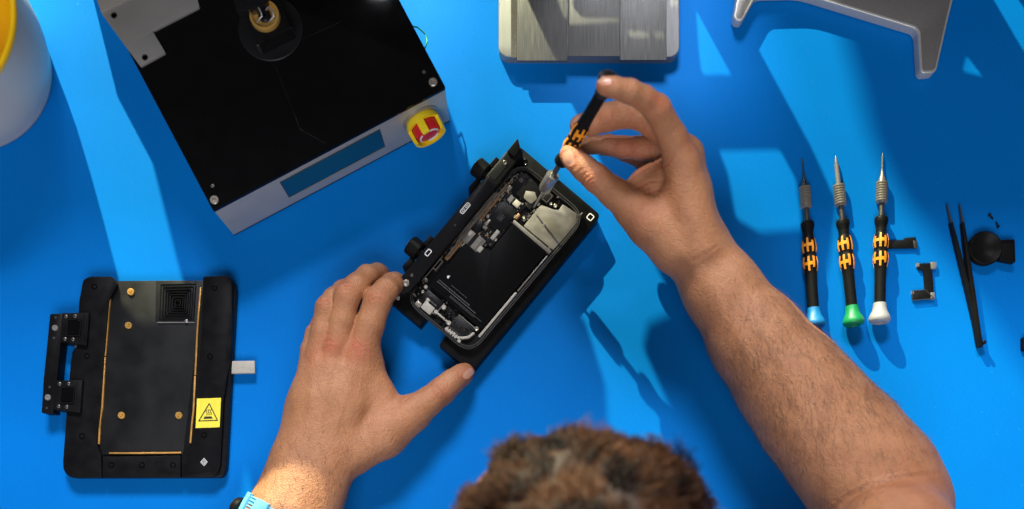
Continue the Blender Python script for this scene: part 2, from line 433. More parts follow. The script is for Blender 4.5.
# ================================================================ aluminium block (top middle)
st = thing('aluminium_base', 'flat brushed aluminium base plate with raised strips at the top edge of the table', 'metal plate', P(590, 0, 0))
ol = rounded([(498.5, -70), (498.5, 57), (679.5, 57), (679.5, -70)], [12, 12, 12, 12], 6)
prism('base_plate', ol, 13, 0.02, M['alu'], st, 1.0, 3)
def plt(x0, x1, yb, zt, name='raised_strip', zb=13.05):
    return prism(name, [(x0, -62), (x0, yb), (x1, yb), (x1, -62)], zt, zb, M['alu_plate'], st, 0.25)
plt(517, 567.5, 60.5, 17.5); plt(568.2, 619.6, 56.2, 15.2); plt(620.2, 666.5, 60, 17.0)
prism('groove_strip', [(511, -62), (511, 57.5), (516.6, 57.5), (516.6, -62)], 13.5, 13.05, M['steel_dark'], st)
# ================================================================ legged bracket (top right)
br_pts = [(757, -6), (744, 18), (741.5, 21), (736, 20.4), (733.5, 16.5), (736.5, 0), (741, -40), (968, -40), (953.5, -2), (948.5, 18), (937, 69), (934, 72.5),
          (923, 73.5), (920.2, 70), (917.8, 33), (915, 28.2), (823, 0), (800, -7)]
o = prism('metal_stand', rounded(br_pts, [6, 1, 1.5, 1.5, 1.5, 3, 6, 6, 3, 3, 2, 2.5, 2.5, 2, 2, 3, 8, 20], 4), 15, 2.0, M['stand'], None, 1.3, 3)
tag(o, 'silver metal stand with two flat tapering legs at the top right', 'metal stand')
tp_pts = [(800, -9), (823, -2.5), (916.5, 26), (920.5, 31), (922.6, 68.5), (924.5, 71), (933, 70), (935.2, 67.5), (946.3, 18), (951, -2), (962, -32), (820, -32)]
prism('top_face_shade', rounded(tp_pts, [10, 8, 3, 2, 1.5, 1.5, 1.5, 2, 3, 3, 3, 3], 4), 15.35, 15.02, M['stand_top_shade'], o, 0.15)  # thin sheet that darkens the top against the lit sides
prism('top_face_shade', rounded([(754, -6), (742.6, 16), (740.6, 18.2), (737, 17.9), (735.8, 15.5), (739, 0), (743, -30), (760, -30)], 1.2, 3), 15.35, 15.02, M['stand_top_shade'], o, 0.15)

# ================================================================ screwdrivers
def ribs(x0, x1, r, n):
    out = [(x0, r * 0.7), (x0 + 0.8, r)]
    step = (x1 - x0 - 2) / n
    for i in range(n):
        a = x0 + 1 + i * step
        out += [(a + 0.1 * step, r), (a + 0.55 * step, r), (a + 0.65 * step, r * 0.84), (a + 0.95 * step, r * 0.84)]
    out += [(x1 - 0.8, r), (x1, r * 0.75)]
    return out
def grip_r(x):
    # black handle radius along the axis (units from the tip)
    pts = [(64.5, 3.0), (65, 5.6), (66.5, 6.6), (70, 6.7), (73, 5.9), (76, 5.1), (81, 5.2), (84, 6.2), (89, 7.0), (93, 7.2), (97, 6.6), (99, 6.2), (101, 6.5),
           (106, 7.3), (111, 7.0), (115, 6.2), (119, 5.7), (128, 5.5), (150, 5.4), (152.5, 5.4)]
    for (a, ra), (b_, rb) in zip(pts, pts[1:]):
        if a <= x <= b_: return ra + (rb - ra) * (x - a) / (b_ - a)
    return 5
def driver(name, label, tip, end, capm, tiplen=28.0, bit='thin', held=False, roll=0.0, group='precision screwdrivers with orange marked grips'):
    m = axis_m(tip, end) @ Matrix.Rotation(roll, 4, 'X')
    t = thing(name, label, 'screwdriver', tip, group, mtx=m)
    t['_loc'] = 1
    I = Matrix.Identity(4)
    def lp(nm, prof, mm, n=32, ang=35, par=t, cap=True):
        bm = bmesh.new(); add_lathe(bm, prof, I, n, cap=cap)
        me = bm_mesh(bm); autosmooth(me, ang)
        me.materials.append(mm)
        o = bpy.data.objects.new(nm, me); C.objects.link(o); o.parent = par
        return o
    if bit == 'thin': pr = [(0, 0.25), (2, 0.7), (14, 0.8), (21, 1.7), (25, 2.7), (29.3, 4.0)]
    elif bit == 'stout': pr = [(0, 0.3), (5, 1.5), (8, 1.5), (8.4, 2.2), (28.5, 2.5), (29.3, 4.0)]
    else: pr = [(0, 0.4), (3, 0.9), (16, 1.0), (23, 2.0), (26, 3.2), (29.3, 3.8)]
    if held:
        lp('bit', [(0, 0.3), (3, 0.8), (30, 1.3), (34, 1.5)], M['steel'], 16)
        lp('sleeve', [(27, 3.0), (28, 5.6), (30, 6.2), (47, 6.2), (48.5, 5.8), (49, 3.0)], M['sleeve'], 32)
        lp('shaft', [(47, 2.6), (66, 2.6)], M['steel_dark'], 20)
    else:
        lp('bit', pr, M['steel'] if bit != 'thin' else M['steel_dark'], 20)
        lp('collar', ribs(29, 51, 5.8, 8), M['nickel'], 36, 30)
        lp('shaft', [(50.5, 2.7), (66, 2.7)], M['steel_dark'], 20)
    # handle with softly faceted grip
    bm = bmesh.new(); n = 48
    xs = [64.5 + i * 0.8 for i in range(111)]
    rings = []
    for x in xs:
        r = grip_r(x)
        fac = max(0, 1 - abs(x - 99) / 20) * 0.05
        rings.append([bm.verts.new(Vector((x * S, (r * (1 + fac * math.cos(6 * 2 * math.pi * i / n))) * S * math.cos(2 * math.pi * i / n),
                                            (r * (1 + fac * math.cos(6 * 2 * math.pi * i / n))) * S * math.sin(2 * math.pi * i / n)))) for i in range(n)])
    for a, b_ in zip(rings, rings[1:]):
        for i in range(n): bm.faces.new((a[i], a[(i + 1) % n], b_[(i + 1) % n], b_[i]))
    bm.faces.new(rings[0]); bm.faces.new(rings[-1][::-1])
    me = bm_mesh(bm); autosmooth(me, 50); me.materials.append(M['rubber'])
    o = bpy.data.objects.new('handle', me); C.objects.link(o); o.parent = t
    # orange inlays: two rows of H shaped figures wrapped round the grip
    bm = bmesh.new()
    def patch(x0, x1, a0, a1):
        nx, na = max(2, int((x1 - x0) / 1.0)), max(2, int((a1 - a0) / 0.09))
        g = []
        for i in range(nx + 1):
            x = x0 + (x1 - x0) * i / nx; row = []
            for j in range(na + 1):
                a = a0 + (a1 - a0) * j / na
                r = grip_r(x) * 1.03 + 0.12
                row.append(bm.verts.new(Vector((x * S, r * S * math.cos(a), r * S * math.sin(a)))))
            g.append(row)
        for i in range(nx):
            for j in range(na): bm.faces.new((g[i][j], g[i + 1][j], g[i + 1][j + 1], g[i][j + 1]))
        lo = []
        for row in g:
            lo.append([bm.verts.new(Vector((v.co.x, v.co.y * 0.9, v.co.z * 0.9))) for v in (row[0], row[-1])])
        for i in range(nx):
            bm.faces.new((g[i][0], g[i + 1][0], lo[i + 1][0], lo[i][0])); bm.faces.new((g[i][-1], lo[i][1], lo[i + 1][1], g[i + 1][-1]))
        for e in (0, -1):
            lowrow = [bm.verts.new(Vector((v.co.x, v.co.y * 0.9, v.co.z * 0.9))) for v in g[e]]
            for j in range(na): bm.faces.new((g[e][j], g[e][j + 1], lowrow[j + 1], lowrow[j]))
    for k in range(4):
        c = k * math.pi / 2 + math.pi / 2
        for sgn in (0, 1):
            x0 = 82.5 if sgn == 0 else 101.5
            for dd in (-0.36, 0.36):
                ln = 3.0 if dd < 0 else 0
                patch(x0 + (0 if sgn else ln), x0 + 14.5 - (ln if sgn else 0), c + dd - 0.145, c + dd + 0.145)
            patch(x0 + 5.6, x0 + 8.9, c - 0.22, c + 0.22)
            patch(x0 + 6.0, x0 + 8.8, c + 0.53, c + 1.04) if k % 2 == 0 else None
    me = bm_mesh(bm); autosmooth(me, 50); me.materials.append(M['orange'])
    o = bpy.data.objects.new('grip_inlay', me); C.objects.link(o); o.parent = t
    cap_pr = [(152, 5.2), (152.3, 6.3), (156, 6.6), (160, 7.4), (164, 9.4), (166.5, 10.4), (169, 10.6), (171, 9.6), (171.8, 8), (171.6, 5.6), (171.0, 5.3), (171.0, 2.2), (171.5, 1.8), (171.5, 0.02)]
    lp('turning_cap', cap_pr, capm, 40, 40, cap=False)
    return t
def drv(tipx, tipy, endx, endy, zt, ze, **k):
    return driver(tip=P(tipx, tipy, zt), end=P(endx, endy, ze), **k)
drv(802.5, 158, 814.5, 322, 2.0, 10.6, name='screwdriver', label='screwdriver with a blue cap and very thin bit, leftmost of three beside the forearm', capm=M['cap_blue'], bit='thin', roll=0.1)
drv(835.5, 156, 854, 327, 2.5, 10.6, name='screwdriver', label='screwdriver with a green cap, middle one of the three lying in a row', capm=M['cap_green'], bit='stout', roll=0.3)
drv(882.5, 153, 879.5, 323, 2.0, 10.6, name='screwdriver', label='screwdriver with a white cap lying beside the small black metal bracket', capm=M['cap_white'], bit='mid', roll=0.0)
drv(533.5, 208, 601.5, 94, 28.0, 160, name='screwdriver', label='black capped screwdriver held in the right hand over the open phone', capm=M['cap_black'], held=True, roll=0.5)

# ================================================================ small parts
GRP = 'small black metal brackets from the phone'
b1 = thing('metal_bracket', 'small black bracket with a silver corner touching the white capped screwdriver', 'bracket', P(904, 242, 0), GRP)
prism('plate', rounded([(884, 240), (903.5, 240), (904, 238), (916, 237), (917.5, 248), (884, 248.5)], 0.8, 2), 2.6, 0.6, M['chip'], b1, 0.3)
prism('silver_tab', [(913, 240.5), (917, 240.3), (917.6, 247.8), (914, 248)], 3.1, 0.1, M['steel_dark'], b1, 0.2)
b2 = thing('metal_bracket', 'small hook shaped black bracket with silver ends lying alone on the blue table', 'bracket', P(924, 280, 0), GRP)
prism('plate', rounded([(918, 263.5), (931, 262.8), (932.5, 271), (934.5, 298), (912.6, 300), (912.4, 291.2), (925, 290), (923.5, 270.5), (918.2, 269.5)], 0.7, 2), 2.8, 0.5, M['chip'], b2, 0.3)
for _a in ([([(930.5, 262), (936.5, 262), (936.6, 268.4), (931.2, 269)], 3.4, 0.1), ([(930.5, 292.5), (934.6, 292), (935, 299), (931, 299.4)], 3.2, 0.1),
                      ([(916.6, 263), (919.4, 262.9), (919.6, 266.5), (916.8, 266.7)], 3.2, 0.1), ([(911.8, 290.8), (913.9, 290.7), (914.2, 294), (912.1, 294.2)], 3.2, 0.1)]): prism('silver_tab', _a[0], _a[1], _a[2], M['steel'], b2, 0.2)
ring('rim', rounded([(912.2, 290.6), (925.6, 289.4), (934.8, 298.6), (912.2, 300.6)], 1, 2), 0.7, 3.2, 2.9, M['steel_dark'], b2)
# tweezers: two sprung arms joined at the back
tw = thing('tweezers', 'slim black tweezers with grey tips lying open at the right', 'tweezers', P(980, 344, 0))
def arm(name, pts, ws, z0, z1, m):
    L_, R_ = [], []
    for i, p in enumerate(pts):
        a = Vector(pts[max(i - 1, 0)]); c = Vector(pts[min(i + 1, len(pts) - 1)]); d = (c - a).normalized(); nn = Vector((-d.y, d.x)) * ws[i] / 2
        L_.append((p[0] + nn.x, p[1] + nn.y)); R_.append((p[0] - nn.x, p[1] - nn.y))
    return prism(name, L_ + R_[::-1], z1, z0, m, tw, 0.5)
arm('arm', [(952, 222), (956, 238), (963, 266), (971, 298), (977, 324), (981, 346)], [2.2, 3.2, 3.8, 4.2, 4.4, 4.6], 1, 8, M['rubber'])
arm('arm', [(963.5, 222), (966, 240), (970, 268), (974.5, 298), (978, 324), (981.2, 346.5)], [2.2, 3.4, 4.0, 4.2, 4.2, 4.4], 1.5, 8.6, M['rubber'])
arm('tip', [(947.5, 204), (949.5, 213), (952, 222.4)], [0.5, 1.3, 2.0], 2, 6, M['steel_dark'])
arm('tip', [(960, 204), (961.5, 213), (963.5, 222.4)], [0.5, 1.3, 2.0], 2.5, 6.5, M['steel_dark'])
lathe('end_rivet', [(0, 1.9), (8.9, 1.9), (9.3, 1.5), (9.3, 0.02)], up_m(P(980.8, 344, 0) + Vector((0, 0, 0.5 * S))), M['rubber'], tw, 20)
# round dish with lug
dk = thing('suction_cup', 'round black dished cup with a flat square lug next to the tweezers', 'suction cup', P(985, 249, 0))
dp = P(982.0, 250.5, 0)
lathe('dish', [(0.1, 15), (2, 16.5), (7, 17.0), (9, 16.6), (9.8, 15.4), (9.2, 14.2), (6.5, 10), (4.5, 6), (3.8, 0.02)], up_m(dp), M['rubber'], dk, 64, 50, cap=False)
prism('lug', rounded([(1000, 240), (1015, 238.8), (1016, 262.5), (1000, 259.5)], [1, 2, 2, 1], 3), 9, 0.2, M['rubber'], dk, 1)
ring('lug_rim', rounded([(1001.5, 241), (1014.3, 240.2), (1015, 261), (1001.5, 258.6)], 1.5, 3), 0.9, 10, 8.9, M['black_edge'], dk)
def tiny(px0, px1, lab):
    a = P(*px0, 1.6); b_ = P(*px1, 1.6); m = axis_m(a, b_); ln = (b_ - a).length / S
    o = lathe('small_screw', [(0, 0.02), (0, 1.7), (1.4, 1.7), (1.6, 1.0)] + [(1.8 + i * 0.5, 1.0 if i % 2 else 0.75) for i in range(int((ln - 2) / 0.5))] + [(ln, 0.02)], m, M['chip'], None, 12, cap=False)
    tag(o, lab, 'screw', 'loose black screws above the suction cup')
tiny((989, 214.5), (993.5, 219.5), 'tiny black screw, the left and upper of two above the round cup')
tiny((998.5, 227.5), (996, 222), 'tiny black screw, the right and lower of two above the round cup')
ob = thing('tool_case', 'dark box corner just showing at the right edge of the table', 'case', P(1038, 345, 0))
prism('case_body', rounded([(1023, 337), (1056, 333), (1057, 356), (1023, 350)], 1.5, 3), 6, 0.2, M['rubber'], ob, 0.8)
prism('case_lid', rounded([(1025, 338.5), (1054, 335.5), (1055, 353.5), (1025, 348)], 1.2, 3), 7.5, 6.0, M['black_edge'], ob, 0.6)
# ================================================================ left holding fixture
fx = thing('holding_fixture', 'black metal phone fixture with brass screws and yellow warning label, lying empty at the left', 'fixture', P(150, 380, 0))
ZB, ZR = 10.0, 15.0
base_ol = rounded([(83, 282), (234, 280), (236, 290), (226, 470), (222, 477.5), (70, 478), (62.5, 470), (66, 420), (72, 352), (77, 345), (79, 300)],
                  [4, 4, 2, 5, 5, 8, 8, 1, 2, 1, 2], 4)
prism('base_plate', base_ol, ZB, 0.3, M['black_edge'], fx, 0.8)
prism('recess_floor', [(112, 281), (204, 280.5), (183, 455), (97, 455)], ZB + 0.6, ZB + 0.02, M['recess'], fx, 0.1)
prism('left_rail', rounded([(83, 279.5), (90, 276.5), (113, 276.5), (117.5, 284), (109, 300), (103.6, 360), (99.8, 415), (96, 442), (101, 456), (101.8, 477.5), (71, 477.5), (62.5, 468), (66, 420), (71, 358), (76.5, 347), (79.5, 300)],
                         [4, 3, 6, 3, 2, 8, 8, 4, 0.5, 0.5, 9, 6, 2, 4, 2, 2], 4), ZR, ZB + 0.1, M['black'], fx, 1.1)
prism('right_rail', rounded([(203, 284), (203, 276.5), (228, 275.5), (232.5, 280), (231.5, 345), (223.5, 400), (220, 468), (214, 477.5), (181.6, 477.5), (181.6, 455), (190, 449), (194, 436), (196.5, 400), (201, 340)],
                          [2, 2, 4, 3, 5, 5, 5, 8, 0.5, 2, 7, 5, 5, 5], 4), ZR, ZB + 0.1, M['black'], fx, 1.1)
prism('lower_rail', rounded([(102.6, 456.5), (180.6, 455.5), (180.6, 477.5), (102.6, 477.5)], 0.4, 2), ZR, ZB + 0.1, M['black'], fx, 0.9)
# chamfer between floor and rails (dark line) and brass strips
def bstrip(pts, w, z): return prism('brass_strip', strip(pts, w * 0.75), z, ZB + 0.65, M['gold_strip'], fx, 0.2)
bstrip([(111.2, 287), (108.5, 310), (106, 345), (104.8, 356)], 2.0, ZB + 3.2)
bstrip([(104.6, 357), (103.2, 385), (102, 408), (99.8, 420), (98.6, 444)], 2.2, ZB + 3.2)
bstrip([(109, 453), (140, 453), (181, 452.5)], 2.2, ZB + 3.2)
bstrip([(200.5, 287), (197.2, 330), (195, 375)], 2.0, ZB + 3.2)
bstrip([(194.8, 376), (193.4, 410), (191.6, 425), (190.2, 443)], 2.2, ZB + 3.2)
# square pocket with stepped walls
pk = prism('pocket_block', rounded([(156, 280.5), (196, 280.5), (194, 322), (155, 322)], [1, 1, 1, 4], 3), ZB + 1.5, ZB + 0.62, M['recess'], fx, 0.3)
for i in range(7):
    t = i / 7.2
    cx, cy = 178, 302.5
    c4 = [(160.5, 284), (196, 283.5), (193.5, 320), (159, 320)]
    q = [(x + (cx - x) * t, y + (cy - y) * t) for x, y in c4]
    ring('pocket_step', q, 1.0, ZB + 1.6 + i * 0.55 + 0.6, ZB + 1.45, M['black'], pk)
prism('pocket_edge', strip([(157, 322.4), (194.5, 322.4)], 0.9), ZB + 1.9, ZB + 0.7, M['steel'], fx)
lathe('edge_glint', [(0, 1.6), (2.2, 1.6), (2.6, 1.0), (2.6, 0.02)], up_m(P(187, 321.3, ZB + 1)), M['steel'], fx, 12)  # glint on the pocket edge, built as a small bright stud
for x, y in ((131, 292), (128.6, 325.5), (121.6, 415.5), (179, 415.5)):
    c = P(x, y, ZB + 0.6)
    g = lathe('brass_screw', [(0, 3.5), (1.0, 3.5), (1.6, 3.0), (1.6, 1.9), (0.7, 1.9), (0.7, 0.02)], up_m(c), M['gold'], fx, 28, cap=False)
    lathe('brass_tip', [(0.7, 1.2), (2.3, 1.1), (2.6, 0.8), (2.6, 0.02)], up_m(c), M['gold'], g, 14, cap=False)
for x, y in ((94.5, 286.5), (214.5, 288), (210, 356.5), (87, 356), (82, 436), (204, 435), (111.5, 465), (142, 465), (173, 465)):
    lathe('black_screw', [(0, 2.9), (0.35, 2.9), (0.5, 2.3), (-0.2, 1.5), (-0.2, 0.02)], up_m(P(x, y, ZR + 0.05)), M['gloss'], fx, 20, cap=False)
# yellow hot-surface label
def labq(a, b_): # a,b in 0..1 across / down
    x = (197 + (221 - 197) * a) * (1 - b_) + (195.6 + (219.6 - 195.6) * a) * b_
    y = (398.6 - 0.8 * a) * (1 - b_) + (428 - 0.8 * a) * b_
    return (x, y)
lb = prism('warning_label', [labq(0, 0), labq(1, 0), labq(1, 1), labq(0, 1)], ZR + 0.35, ZR + 0.02, M['yellow_lab'], fx)
tri = rounded([labq(0.52, 0.15), labq(0.93, 0.78), labq(0.08, 0.78)], 1.2, 3)
ring('warning_triangle', tri, 1.0, ZR + 0.5, ZR + 0.3, M['ink'], lb)
bm = bmesh.new()
add_prism_pts(bm, [P(*labq(a, b_), ZR + 0.5) for a, b_ in ((0.3, 0.70), (0.7, 0.70), (0.64, 0.62), (0.36, 0.62))], ZR + 0.3)
for k in range(3):
    a = 0.43 + k * 0.085
    pl = [labq(a + 0.03 * math.sin(j * 1.2), 0.57 - j * 0.032) for j in range(7)]
    add_prism_pts(bm, [P(x, y, ZR + 0.5) for x, y in strip(pl, 0.75)], ZR + 0.3)
link('heat_symbol', bm_mesh(bm), M['ink'], lb)
bm = bmesh.new(); dc = (204, 462)
add_ring(bm, [(dc[0], dc[1] - 4), (dc[0] + 3.6, dc[1]), (dc[0], dc[1] + 4), (dc[0] - 3.6, dc[1])], 0.8, ZR + 0.25, ZR + 0.02)
for ddx, ddy in ((0, -1.3), (1.2, 0), (0, 1.3), (-1.2, 0)):
    add_prism_pts(bm, [P(dc[0] + ddx + a, dc[1] + ddy + b_, ZR + 0.25) for a, b_ in ((0, -0.8), (0.7, 0), (0, 0.8), (-0.7, 0))], ZR + 0.02)
link('white_mark', bm_mesh(bm), M['white'], fx)
# hinge handle on the left
hb = prism('hinge_bar', rounded([(50, 314), (63, 313.5), (60.5, 345), (55, 395), (53, 413), (41.5, 413), (43.5, 380), (47.5, 340)], [1.5, 0.5, 0, 0, 0.5, 1.5, 0, 0], 3), 17, 0.5, M['black'], fx, 0.7)
for k, (bx, by) in enumerate(((62, 313), (55.6, 380.5))):
    h = prism('hinge_block', rounded([(bx, by), (bx + 27, by - 0.5), (bx + 24.6, by + 32.5), (bx - 1.8, by + 29)], 1, 3), 19, 2, M['black'], fx, 0.7)
    prism('hinge_plate', rounded([(bx + 7, by + 8), (bx + 18, by + 7.5), (bx + 17, by + 21), (bx + 6, by + 21)], 1, 2), 20.2, 19.0, M['gloss'], h, 0.3)
    ring('plate_frame', rounded([(bx + 5.6, by + 6.4), (bx + 19.2, by + 6), (bx + 18, by + 22.6), (bx + 4.4, by + 22.6)], 1, 2), 0.8, 20.6, 19, M['black_edge'], h)
    for sx, sy in ((4, 3.5), (13, 3.2), (3, 26), (11, 26.5)):
        lathe('hinge_screw', [(0, 1.7), (0.5, 1.7), (0.7, 1.2), (0.1, 0.8), (0.1, 0.02)], up_m(P(bx + sx, by + sy, 19)), M['steel_dark'], h, 14, cap=False)
    prism('slot_line', strip([(bx + 21.5, by + 1), (bx + 20, by + 30)], 0.8), 19.3, 19, M['black_edge'], h)
    a = P(bx + 14.5, by + 33.5, 8); lathe('steel_pin', [(0, 2.6), (5.2, 2.6), (5.8, 2.0), (5.8, 0.02)], axis_m(P(bx + 15.5, by + 29, 9), P(bx + 15, by + 45, 9)), M['nickel'], h, 18)
for x, y in ((55.2, 328), (48, 397.5)):
    lathe('steel_screw', [(0, 3.0), (0.8, 3.0), (1.4, 2.4), (1.4, 1.2), (0.8, 1.0), (0.8, 0.02)], up_m(P(x, y, 17)), M['steel'], hb, 20, cap=False)
for x, y in ((55.8, 317.5), (54, 338), (49.6, 387), (46.8, 408)):
    lathe('pin_hole', [(0, 1.2), (0.3, 1.2), (0.3, 0.7), (0.05, 0.5), (0.05, 0.02)], up_m(P(x, y, 17)), M['steel_dark'], hb, 12, cap=False)
# steel lever on the right
prism('steel_lever', rounded([(224, 361), (254.6, 360.6), (254.8, 373), (224, 373.6)], [0, 0.6, 0.6, 0], 2), 9.2, 5.2, M['cream'], fx, 0.4)
prism('lever_slot', strip([(229, 361.5), (229, 373)], 0.8), 9.35, 9.1, M['steel_dark'], fx)

# ================================================================ phone holder in the middle
O = Vector((403, 299)); ua = Vector((0.643, -0.766)); vb = Vector((0.766, 0.643))
def q2(a, b_): p = O + ua * a + vb * b_; return (p.x, p.y)
def Q(l): return [q2(a, b_) for a, b_ in l]
jg = thing('phone_holder', 'black metal holder with two round knobs gripping the open phone', 'holder', P(500, 255, 0))
JZ = 19.0
prism('base_plate', rounded(Q([(-10, -13), (186, -13), (192, -8), (191.5, 97.5), (-3, 99.5), (-12, 99), (-12, 57), (2, 56), (2, 30), (-10, 30)]), [3, 2, 3, 5, 3, 3, 1, 1, 1, 1], 4), JZ, 0.4, M['black'], jg, 1.2)
# tall jaw on the upper left side
prism('clamp_jaw', rounded(Q([(-2, -15.5), (193, -15.5), (190, -2.0), (12, 0.3), (4, -3)]), [2, 1, 2, 1, 1], 3), 35, JZ + 0.1, M['black_edge'], jg, 0.8)
prism('jaw_lip', Q([(20, 0.5), (176, -1.7), (176, -0.6), (20, 1.6)]), 31, JZ + 0.1, M['gloss'], jg, 0.3)
prism('jaw_end', rounded(Q([(180, -15.5), (197, -15.5), (191, -7), (181, -6)]), 1.2, 3), 37.5, 35, M['black'], jg, 0.5)
def rr(a0, a1, b0, b1, r): return rounded(Q([(a0, b0), (a1, b0), (a1, b1), (a0, b1)]), r, 4)
ring('white_slot_mark', rr(48, 55.5, -13.0, -8.2, 1.5), 0.95, 35.35, 35, M['white'], jg)
bm = bmesh.new()
add_ring(bm, rr(103, 116, -13.2, -8.4, 1.8), 0.9, 35.35, 35)
add_ring(bm, rr(104.8, 108.8, -11.8, -9.8, 0.9), 0.5, 35.35, 35); add_ring(bm, rr(110.2, 114.2, -11.8, -9.8, 0.9), 0.5, 35.35, 35)
link('white_slot_mark', bm_mesh(bm), M['white'], jg)
ring('white_mark', rr(180, 186.5, 87.5, 94, 1.8), 1.0, JZ + 0.3, JZ, M['white'], jg)
bm = bmesh.new()
tri = rounded(Q([(-4, -9.5), (3.4, -6.2), (-4, -2)]), 1.4, 3)
add_ring(bm, tri, 0.7, JZ + 0.3, JZ)
add_ring(bm, rounded(Q([(-2.6, -7.6), (1.0, -6.0), (-2.6, -4)]), 0.6, 2), 0.45, JZ + 0.3, JZ)
link('white_mark', bm_mesh(bm), M['white'], jg)
for a in (149.0, 46.5):
    pa = P(*q2(a, -15), 25); pb = P(*q2(a, -36), 25)
    mm = axis_m(pa, pb)
    prof = [(-1, 5), (2, 5), (2.3, 9.0), (3.2, 9.6), (13.5, 9.6), (14.6, 8.8), (14.6, 4.6)]
    k = lathe('clamp_knob', prof, mm, M['rubber'], jg, 36, 30, cap=False)
    lathe('knob_cap', [(14.2, 4.7), (15.6, 4.7), (16.4, 3.6), (16.4, 0.02)], mm, M['steel'], k, 24, cap=False)
    prism('knob_mount', rounded(Q([(a + 9, -20.5), (a + 20, -20.5), (a + 20, -15.6), (a + 9, -15.6)]), 0.6, 2), 30, 0.5, M['black'], jg, 0.6)
    prism('knob_mount', rounded(Q([(a - 22, -21.5), (a - 9, -21.5), (a - 9, -15.6), (a - 22, -15.6)]), 0.6, 2), 26, 0.5, M['black'], jg, 0.6)
# screws/hardware at the lower corner of the jaw
for a, b_, r, m_ in ((14, -8, 3.4, 'shield_pale'), (8, -11, 2.2, 'nickel'), (24, -8.5, 1.8, 'steel_dark'), (170, -9.5, 2.2, 'steel_dark'), (186, -11, 1.6, 'nickel'), (90, -7.5, 1.1, 'steel_dark')):
    lathe('jaw_screw', [(0, r), (0.8, r), (1.2, r * 0.7), (0.7, r * 0.45), (0.7, 0.02)], up_m(P(*q2(a, b_), 35)), M[m_], jg, 18, cap=False)
for a, b_ in ((183, 5),):
    lathe('base_screw', [(0, 3.3), (0.5, 3.3), (0.7, 2.6), (0.1, 1.6), (0.1, 0.02)], up_m(P(*q2(a, b_), JZ)), M['gloss'], jg, 20, cap=False)
prism('clear_window', rr(150, 172, -14.4, -6, 1), 35.4, 35, M['recess'], jg, 0.1)

# ---- the phone itself
ph = thing('smartphone', 'opened smartphone with battery and circuit boards bare, screen side off', 'phone', P(*q2(91, 42), JZ))
PZ = 26.0      # top of the phone frame
ring('frame', rounded(Q([(0, 0), (182, 0), (182, 88), (0, 88)]), 20, 10), 0.9, PZ, JZ + 0.1, M['frame'], ph)
ring('gasket', rounded(Q([(1.6, 1.6), (180.4, 1.6), (180.4, 86.4), (1.6, 86.4)]), 18.5, 10), 1.4, PZ - 1.2, JZ + 0.1, M['ink'], ph)
ring('inner_frame', rounded(Q([(3.4, 3.4), (178.6, 3.4), (178.6, 84.8), (3.4, 84.8)]), 16.5, 10), 0.6, PZ - 1.8, JZ + 0.1, M['chip'], ph)
prism('back_plate', rounded(Q([(1.5, 1.5), (180.5, 1.5), (180.5, 86.5), (1.5, 86.5)]), 18.5, 10), JZ + 1.5, JZ + 0.15, M['chip'], ph)
PB = JZ + 1.5
bt = prism('battery', rounded(Q([(27, 12), (92, 12), (92, 35.5), (128, 35.5), (128, 80), (27, 80)]), [1.5, 1.5, 0.5, 1.5, 2, 2], 3), PZ - 1.2, PB, M['battery'], ph, 0.7)
prism('battery_strip', rounded(Q([(128.6, 34.5), (132.4, 34.5), (132.4, 83), (128.6, 83)]), 0.4, 2), PZ - 0.6, PB, M['shield_pale'], ph, 0.25)
# battery print: small fruit-like mark and rows of tiny lettering
bm = bmesh.new(); BZ = PZ - 1.1
def addq(l, z1=None, z0=None, r=0):
    z1 = BZ + 0.06 if z1 is None else z1; z0 = BZ - 0.1 if z0 is None else z0
    pts = Q(l) if not r else rounded(Q(l), r, 3)
    add_prism_pts(bm, [P(x, y, z1) for x, y in pts], z0)
ac = (46, 20.5)
addq([(ac[0] + 1.45 * math.cos(t), ac[1] + 1.4 * math.sin(t) - (0.45 if 1.1 < t < 2.0 else 0)) for t in [i * 6.283 / 18 for i in range(18)]])
addq([(ac[0] + 1.7, ac[1]), (ac[0] + 2.6, ac[1] + 0.7), (ac[0] + 2.1, ac[1] + 0.9)])
link('white_logo', bm_mesh(bm), M['white'], bt)
bm = bmesh.new()
r2 = random.Random(3)
for a, b0, b1, w in ((37.4, 15, 55, 0.9), (35.2, 15, 64, 0.9), (32.8, 34, 74, 0.5), (31.4, 34, 66, 0.5), (41.5, 28, 47, 0.45)):
    x = b0
    while x < b1:
        l_ = r2.uniform(0.8, 2.6)
        addq([(a, x), (a + w, x), (a + w, x + l_), (a, x + l_)]); x += l_ + 0.45
link('battery_text', bm_mesh(bm), M['print_grey'], bt)
# --- lower end: haptic motor, speaker, connector, cable
def part(name, l, z1, m, r=0.6, par=None, bev=0.3, z0=None):
    return prism(name, rounded(Q(l), r, 3), z1, PB if z0 is None else z0, M[m], par or ph, bev)
def rct(a0, a1, b0, b1): return [(a0, b0), (a1, b0), (a1, b1), (a0, b1)]
hm = part('haptic_motor', rct(9, 23.5, 13, 34), PZ - 2.2, 'chip')
prism('motor_stripe', Q(rct(15.6, 16.8, 17, 30)), PZ - 2.0, PZ - 2.2, M['steel_dark'], hm)
prism('motor_edge', Q(rct(8.4, 23, 34.1, 34.8)), PZ - 1.9, PB, M['shield_pale'], hm)
prism('motor_edge', Q(rct(8.2, 9.0, 20, 34.8)), PZ - 1.9, PB, M['shield_pale'], hm)
sp = part('speaker', rct(9, 23.5, 53, 73), PZ - 2.0, 'board')
ring('speaker_edge', Q(rct(8.6, 24, 52.6, 73.4)), 0.6, PZ - 1.7, PB, M['steel_dark'], sp)
prism('speaker_edge', Q(rct(23.6, 24.4, 53, 73.6)), PZ - 1.4, PB, M['shield_pale'], sp)
